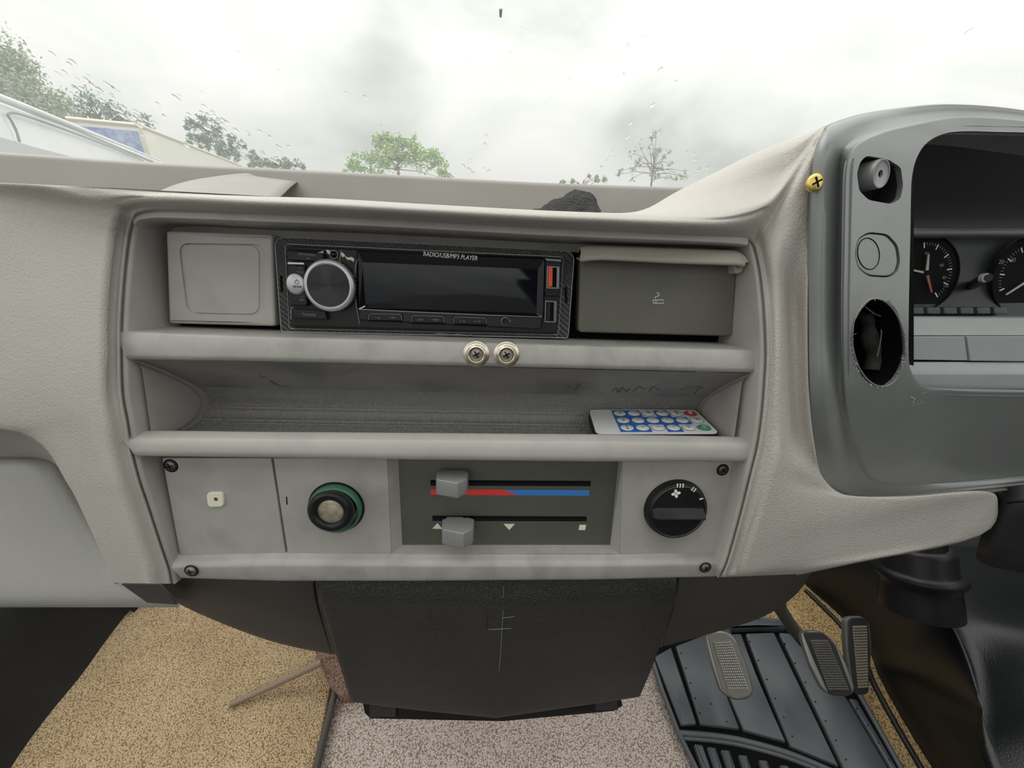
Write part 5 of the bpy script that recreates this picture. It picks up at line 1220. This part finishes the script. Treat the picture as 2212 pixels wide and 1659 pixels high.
pedal('pedal', 'narrow upright accelerator pad with square tread, rightmost of the three pedals', [(1826, 1335), (1868, 1333), (1880, 1345), (1885, 1400), (1878, 1492), (1846, 1498), (1832, 1440), (1827, 1390)], [(1836, 1346), (1870, 1345), (1876, 1400), (1872, 1486), (1848, 1488), (1836, 1400)], (1855, 1410), -165, [(1856, 1420, -180), (1858, 1425, -220)], 22, 7, m_in=PEDD, k=.6, foot=FZ(1860, 1430, -.012), rimm=mat('pedal_rubber_rim', (.10, .095, .088), .45), quadp=[(1838, 1350), (1869, 1349), (1871, 1483), (1850, 1485)], studm=mat('tread_beige_rubber', (.30, .265, .20), .5))
# ================================================================== ENGINE / KICK COVER, BOTTOM RIGHT
en = []
B0 = [(1650, 1180), (1732, 1262), (1808, 1330), (1868, 1400), (1892, 1460), (1938, 1548), (2004, 1659), (2120, 1850)]
B1 = [(1900, 1180), (1990, 1272), (2045, 1340), (2085, 1395), (2112, 1460), (2122, 1540), (2125, 1640), (2220, 1850)]
for i, ((x0, y0), (x1, y1)) in enumerate(zip(B0, B1)):
    z1 = .155; sl_ = (0, 0, 0, .5, 1, 1, 1, 1)[i]
    a = np.array(FZ(x0, y0, .0)); b_ = np.array(FZ(x1, y1, z1)); d = b_ - a
    r = [tuple(a + (.0, 0, -.01)), tuple(a + (.004, 0, .012)), tuple(a + d * .25 + np.array((0, 0, .045))), tuple(a + d * .5 + np.array((0, 0, .068))), tuple(a + d * .78 + np.array((0, 0, .042))), tuple(b_ + (0, 0, 0)), tuple(b_ + (.05, 0.0, .006 + .030 * sl_)), tuple(b_ + (.14, 0, .0 + .095 * sl_)), tuple(b_ + (.4, 0, -.01 + .27 * sl_))]
    en.append(r)
tag(grid('floor_cover', en, ENGC, None, nr=4, nc=3, world=True, angle=180), 'glossy black leather-grained moulded cover filling the bottom right corner', 'cover')
tag(tube('carpet_edging', [FZ(x, y, .004) for x, y in ((1740, 1275), (1808, 1342), (1862, 1410), (1884, 1470), (1932, 1560), (1996, 1670))], .004, BLACK, None), 'black piping along the foot of the black moulded cover', 'edging')
# driver's seat and steering wheel: to the right of and behind the eye, added out of view to shade the driver's side of the dash
SEATM = mat('dark_seat_cloth', (.03, .03, .034), .9, (.045, .045, .05), 200, .5, 900, 'noise')
st = empty('added_driver_seat', (.44, -.50, 0), 'dark cloth driver seat out of view behind the pedals, added to shade the dash', 'seat')
def softbox(nm, x0, x1, y0, y1, z0, z1, lean, r, par):
    sec = rounded([(x0, y0), (x1, y0), (x1, y1), (x0, y1)], r, 6); V = []; zs = [(0, .86), (.06, .97), (.14, 1), (.86, 1), (.94, .97), (1, .86)]
    cx, cy = (x0 + x1) / 2, (y0 + y1) / 2
    for f, k in zs: V += [(cx + (x - cx) * k, cy + (y - cy) * k - lean * f, z0 + (z1 - z0) * f) for x, y in sec]
    n = len(sec); F = [(a * n + i, a * n + (i + 1) % n, (a + 1) * n + (i + 1) % n, (a + 1) * n + i) for a in range(5) for i in range(n)] + [tuple(range(n)), tuple(range(5 * n, 6 * n))]
    return mobj(nm, V, F, SEATM, par)
softbox('cushion', .20, .70, -.72, -.26, .20, .36, 0, .06, st); softbox('backrest', .20, .70, -.86, -.72, .30, .95, .12, .05, st); softbox('headrest', .33, .57, -.96, -.88, .96, 1.16, .03, .04, st); softbox('seat_base', .26, .64, -.68, -.34, -.012, .21, 0, .03, st)
wh = empty('added_steering_wheel', (.50, -.06, .45), 'black steering wheel out of view on the right, added to shade the dash', 'steering wheel')
wc = np.array((.51, -.06, .53)); wn = np.array((0, -.72, .69)); wa = np.array((1., 0, 0)); wb_ = np.cross(wn, wa)
tube('rim', [tuple(wc + (wa * math.cos(a) + wb_ * math.sin(a)) * .20) for a in np.linspace(0, 2 * math.pi, 49)], .014, BLACK, wh, n=10, smoothn=1)
for a in (math.radians(200), math.radians(340), math.radians(270)): tube('spoke', [tuple(wc - wn * .03 + (wa * math.cos(a) + wb_ * math.sin(a)) * .04), tuple(wc + (wa * math.cos(a) + wb_ * math.sin(a)) * .198)], .014, BLACK, wh, n=8, smoothn=1)
tube('hub', [tuple(wc - wn * .05), tuple(wc - wn * .0)], .07, BLACK, wh, n=24, smoothn=1)
tube('column_shaft', [tuple(wc - wn * .05), tuple(wc - wn * .12)], .035, BLACK, wh, n=16, smoothn=1)
# knitted cloth in the tray
cp = []
for i in range(9):
    f = i / 8; x = 1150 + 148 * f; h = 40 * (math.sin(math.pi * min(1, f * 1.02)) ** .7) * (.35 + .65 * f) * (1.35 if f > .5 else 1.0)
    top_ = [1452, 452, 440, 430, 421, 416, 415, 424, 455][i]
    top_ = 453 if i == 0 else top_
    cp.append([P(x, 462 + .03 * (x - 1150), -45), P(x, 456, -62), P(x, top_ + 12 if top_ < 445 else 456, -78), P(x, top_, -100), P(x, top_ + 3, -120), P(x, top_ + 26, -140)])
cl_ = tag(grid('knitted_cloth', cp, CLOTH, None, nr=3, nc=3, angle=180), 'rumpled black knitted cloth in the dash tray behind the padded edge', 'cloth')
dsp = cl_.modifiers.new('knit', 'DISPLACE'); tx = bpy.data.textures.new('knit', 'VORONOI'); tx.noise_scale = .008; dsp.texture = tx; dsp.texture_coords = 'GLOBAL'; dsp.strength = .004
# ================================================================== OUTSIDE
GZ = -.85
struct('ground', [(-150, 2.2, GZ), (150, 2.2, GZ), (150, 220, GZ), (-150, 220, GZ), (-150, 2.2, GZ - .3), (150, 2.2, GZ - .3), (150, 220, GZ - .3), (-150, 220, GZ - .3)], [(0, 1, 2, 3), (4, 5, 6, 7), (0, 1, 5, 4), (1, 2, 6, 5), (2, 3, 7, 6), (3, 0, 4, 7)], GROUND)
def vplane(A, B):
    A = np.array(A); B = np.array(B); d = B - A; d[2] = 0; d /= np.linalg.norm(d); n = np.cross(d, (0, 0, 1))
    if np.dot(CAM - A, n) < 0: n = -n
    def hit(x, y, off=0):
        r = ray(x, y); t = np.dot(A + n * off - CAM, n) / np.dot(r, n); return tuple(CAM + r * t)
    return A, B, d, n, hit
# white van
A_, B_, d_, n_, hit = vplane(FZ(0, 205, CAM[2] + .75), FZ(345, 345, CAM[2] + .75))
van = empty('white_van', (*(A_ + (B_ - A_) * .4)[:2], GZ), 'white high-sided van with grey window band, seen low at the far left', 'van')
a = A_ - d_ * 4; b_ = B_ + d_ * 1.0; zt = CAM[2] + .75
def sec(p):
    q = []
    for off, z in ((0, GZ + .35), (0.02, .4), (0, zt - .12), (-.05, zt - .03), (-.12, zt), (-1.8, zt + .02), (-1.85, zt - .1), (-1.9, GZ + .35)): q.append(tuple(np.array((*p[:2], z)) + n_ * off))
    return q
R_ = [sec(a + (b_ - a) * f) for f in np.linspace(0, 1, 5)]
V = [p for r in R_ for p in r]; F = [(i * 8 + j, i * 8 + (j + 1) % 8, (i + 1) * 8 + (j + 1) % 8, (i + 1) * 8 + j) for i in range(4) for j in range(8)] + [tuple(range(8)), tuple(range(32, 40))]
mobj('van_body', V, F, VANW, van, angle=30)
def hp_(name, pts, m, par, off=.03, r=0, th=.02):
    q = [hit(x, y, off) for x, y in (rounded(pts, r) if r else pts)]; n = len(q); q2 = [tuple(np.array(p) - n_ * th) for p in q]
    return mobj(name, q + q2, [tuple(range(n)), tuple(range(n, 2 * n))] + [(i, (i + 1) % n, n + (i + 1) % n, n + i) for i in range(n)], m, par, smooth=False)
hp_('window_band', [(-400, 215), (0, 296), (75, 318), (145, 336), (230, 362), (200, 420), (-400, 420)], VANG, van)
def hline(pts, w, m, par, off=.045):
    tube('panel_line', [hit(x, y, off) for x, y in pts], w, m, par, n=6)
hline([(42, 306), (36, 285), (25, 262), (17, 250), (20, 245), (28, 244), (40, 246), (80, 259), (150, 284), (230, 315), (310, 347)], .012, VANL, van)
hline([(-200, 149), (0, 216), (90, 252), (180, 287), (330, 349)], .02, VANG, van, .02)
tube('roof_gutter', [tuple(np.array(hit(x, y, .04))) for x, y in ((-200, 139), (0, 209), (170, 276), (345, 347))], .03, VANW, van)
lathe_w = []
for f in (.1, .75):
    c0 = a + (b_ - a) * f
    cc = np.array((*c0[:2], GZ + .35)); V = []
    for s_ in (0.05, -.2):
        for k in range(24):
            t_ = 2 * math.pi * k / 24; V.append(tuple(cc + d_ * .35 * math.cos(t_) + np.array((0, 0, .35 * math.sin(t_))) + n_ * s_))
    mobj('wheel', V, [(k, (k + 1) % 24, 24 + (k + 1) % 24, 24 + k) for k in range(24)] + [tuple(range(24)), tuple(range(24, 48))], BLACK, van)
# box truck
ht = CAM[2] + 2.4
cA = np.array(FZ(300, 269, ht)); cB = np.array(FZ(520, 357, ht)); A_, B_, d_, n_, hit = vplane(cA, cB)
tr_ = empty('box_trailer', (*cA[:2], GZ), 'cream box trailer with tan roof rail and blue end panel, behind the white van', 'trailer')
wdir = -n_ * 2.5; zb = GZ + 1.0
c1 = cA; c2 = cB; c3 = cB + wdir; c4 = cA + wdir
V = [(*p[:2], z) for z in (zb, ht) for p in (c1, c2, c3, c4)]
mobj('box_body', V, [(0, 1, 5, 4), (1, 2, 6, 5), (2, 3, 7, 6), (3, 0, 4, 7), (4, 5, 6, 7), (0, 1, 2, 3)], BOXW, tr_, smooth=False)
for p, q in ((c1, c2), (c1, c4)):
    tube('roof_rail', [tuple(p + (0, 0, -.04)), tuple(q + (0, 0, -.04))], .10, BOXT, tr_, n=6, smoothn=1)
tube('corner_post', [(*c1[:2], zb), (*c1[:2], ht)], .07, BOXT, tr_, n=6, smoothn=1)
e_ = (c4 - c1) / np.linalg.norm(c4 - c1); nf = -d_
V = []
for off in (0.03, 0.0):
    for s_, z in ((.12, zb + .1), (2.4, zb + .1), (2.4, ht - .28), (.12, ht - .28)): V.append(tuple(np.array((*(c1 + e_ * s_)[:2], z)) + nf * off))
mobj('end_panel', V, [(0, 1, 2, 3), (4, 5, 6, 7), (0, 1, 5, 4), (1, 2, 6, 5), (2, 3, 7, 6), (3, 0, 4, 7)], BOXB, tr_, smooth=False)
for f in (.15, .3, .8):
    c0 = c1 + (c2 - c1) * f - n_ * .1; cc = np.array((*c0[:2], GZ + .48)); V = []
    for s_ in (0.0, -.3):
        for k in range(20):
            t_ = 2 * math.pi * k / 20; V.append(tuple(cc + d_ * .48 * math.cos(t_) + np.array((0, 0, .48 * math.sin(t_))) + n_ * s_))
    mobj('wheel', V, [(k, (k + 1) % 20, 20 + (k + 1) % 20, 20 + k) for k in range(20)] + [tuple(range(20)), tuple(range(20, 40))], BLACK, tr_)
mobj('chassis', [(*p[:2], z) for z in (GZ + .55, zb) for p in (c1 + d_ * .5 - n_ * .6, c2 - d_ * .5 - n_ * .6, c2 - d_ * .5 - n_ * 1.9, c1 + d_ * .5 - n_ * 1.9)], [(0, 1, 5, 4), (1, 2, 6, 5), (2, 3, 7, 6), (3, 0, 4, 7), (4, 5, 6, 7), (0, 1, 2, 3)], BLACK, tr_, smooth=False)
# trees
def tree(lab, blobs, D, m, leaf=.16, dens=1.0, trunk_px=None, seed=1, cl=.5, group=None, air=.35):
    rg = random.Random(seed)
    cx = sum(b[0] for b in blobs) / len(blobs); cy = sum(b[1] for b in blobs) / len(blobs)
    base = np.array(FD(trunk_px or cx, cy, D)); base[2] = GZ
    g = empty('tree', tuple(base), lab, 'tree', group)
    cpx = D / FP; V = []; F = []; tips = []
    for bx, by, rx, ry in blobs:
        c = np.array(FD(bx, by, D)); RX, RY = rx * cpx, ry * cpx
        nsub = max(4, int(rx * ry / 55 * dens))
        for s_ in range(nsub):
            while True:
                q = np.array([rg.uniform(-1, 1) for _ in range(3)])
                if .2 < np.linalg.norm(q) < 1: break
            sc_ = c + q * (RX, min(RX, RY), RY); tips.append(sc_)
            rr = cl * rg.uniform(.5, 1.1)
            for _ in range(int(46 * dens)):
                p = sc_ + np.array([rg.gauss(0, .45) for _ in range(3)]) * rr
                a = np.array([rg.gauss(0, 1) for _ in range(3)]); a /= np.linalg.norm(a); b2 = np.cross(a, [rg.gauss(0, 1) for _ in range(3)]); b2 /= np.linalg.norm(b2)
                l = leaf * rg.uniform(.6, 1.3); n0 = len(V)
                V += [tuple(p - a * l), tuple(p + b2 * l * .45), tuple(p + a * l), tuple(p - b2 * l * .45)]; F.append((n0, n0 + 1, n0 + 2, n0 + 3))
    me = bpy.data.meshes.new('foliage'); me.from_pydata(V, [], F); me.update(); me.materials.append(m)
    o = bpy.data.objects.new('foliage', me); COL.objects.link(o); adopt(o, g); o['kind'] = 'stuff'
    # trunk and limbs
    crown = np.mean(tips, axis=0); fork = base + (crown - base) * np.array((.7, .7, .8))
    tube('trunk', [tuple(base), tuple((base + fork) / 2 + (.1, 0, 0)), tuple(fork), tuple(crown)], .16, BARK, g, n=8, taper=.35)
    VV = []; FF = []
    for tp_ in rg.sample(tips, min(len(tips), 26)):
        s0 = base + (crown - base) * rg.uniform(.7, 1.0); mid = (s0 + tp_) / 2 + np.array((0, 0, .25))
        pts = [s0, mid, tp_]
        for i in range(2):
            d0 = pts[i + 1] - pts[i]; e1 = np.cross(d0, (0, .3, 1)); e1 /= (np.linalg.norm(e1) or 1); e2 = np.cross(e1, d0); e2 /= (np.linalg.norm(e2) or 1); n0 = len(VV)
            for pp, r_ in ((pts[i], .055 - .02 * i), (pts[i + 1], .035 - .02 * i)):
                for kk in range(3): VV.append(tuple(pp + (e1 * math.cos(kk * 2.094) + e2 * math.sin(kk * 2.094)) * r_))
            for kk in range(3): FF.append((n0 + kk, n0 + (kk + 1) % 3, n0 + 3 + (kk + 1) % 3, n0 + 3 + kk))
    tag(mobj('branches', VV, FF, BARK, g, smooth=False), kind='stuff')
    return g
tree('tall grey-green tree sloping in at the far left behind the van', [(-60, 120, 90, 90), (-10, 180, 70, 90), (40, 215, 50, 60), (95, 235, 50, 50), (30, 150, 25, 35)], 26, LEAF2, leaf=.13, dens=1.0, seed=2, cl=.9)
tree('dark grey-green tree above the blue end of the box trailer', [(200, 240, 42, 34), (255, 255, 38, 24), (300, 262, 26, 16), (160, 255, 30, 30)], 34, LEAF3, leaf=.15, dens=.9, seed=3, cl=.6)
tree('conical dark tree rising right behind the cream box trailer', [(440, 275, 36, 30), (470, 300, 42, 28), (505, 325, 40, 25), (425, 300, 22, 30), (540, 345, 35, 18)], 58, LEAF3, leaf=.24, dens=.9, seed=4, cl=.6)
tree('small low tree top just above the ledge, right of the conical dark tree', [(590, 358, 40, 10), (635, 356, 26, 12)], 46, LEAF3, leaf=.18, dens=1.4, seed=5, cl=.5)
tree('rounded bright green tree standing alone at the middle of the windscreen', [(850, 330, 62, 38), (800, 352, 48, 28), (910, 345, 50, 30), (960, 366, 26, 20), (830, 310, 30, 20), (870, 306, 36, 18), (765, 366, 24, 14)], 42, LEAF1, leaf=.19, dens=.85, seed=6, cl=.6)
tree('thin open tree standing alone at the right of the windscreen', [(1410, 310, 26, 22), (1395, 345, 40, 26), (1430, 350, 30, 25), (1470, 378, 18, 20), (1360, 372, 30, 16), (1420, 385, 50, 12)], 42, LEAF2, leaf=.17, dens=.42, seed=7, cl=.45)
tree('tiny bush top peeping over the ledge left of the thin open tree', [(1222, 392, 20, 5), (1290, 384, 20, 10)], 50, LEAF2, leaf=.2, dens=1.6, seed=8, cl=.35)
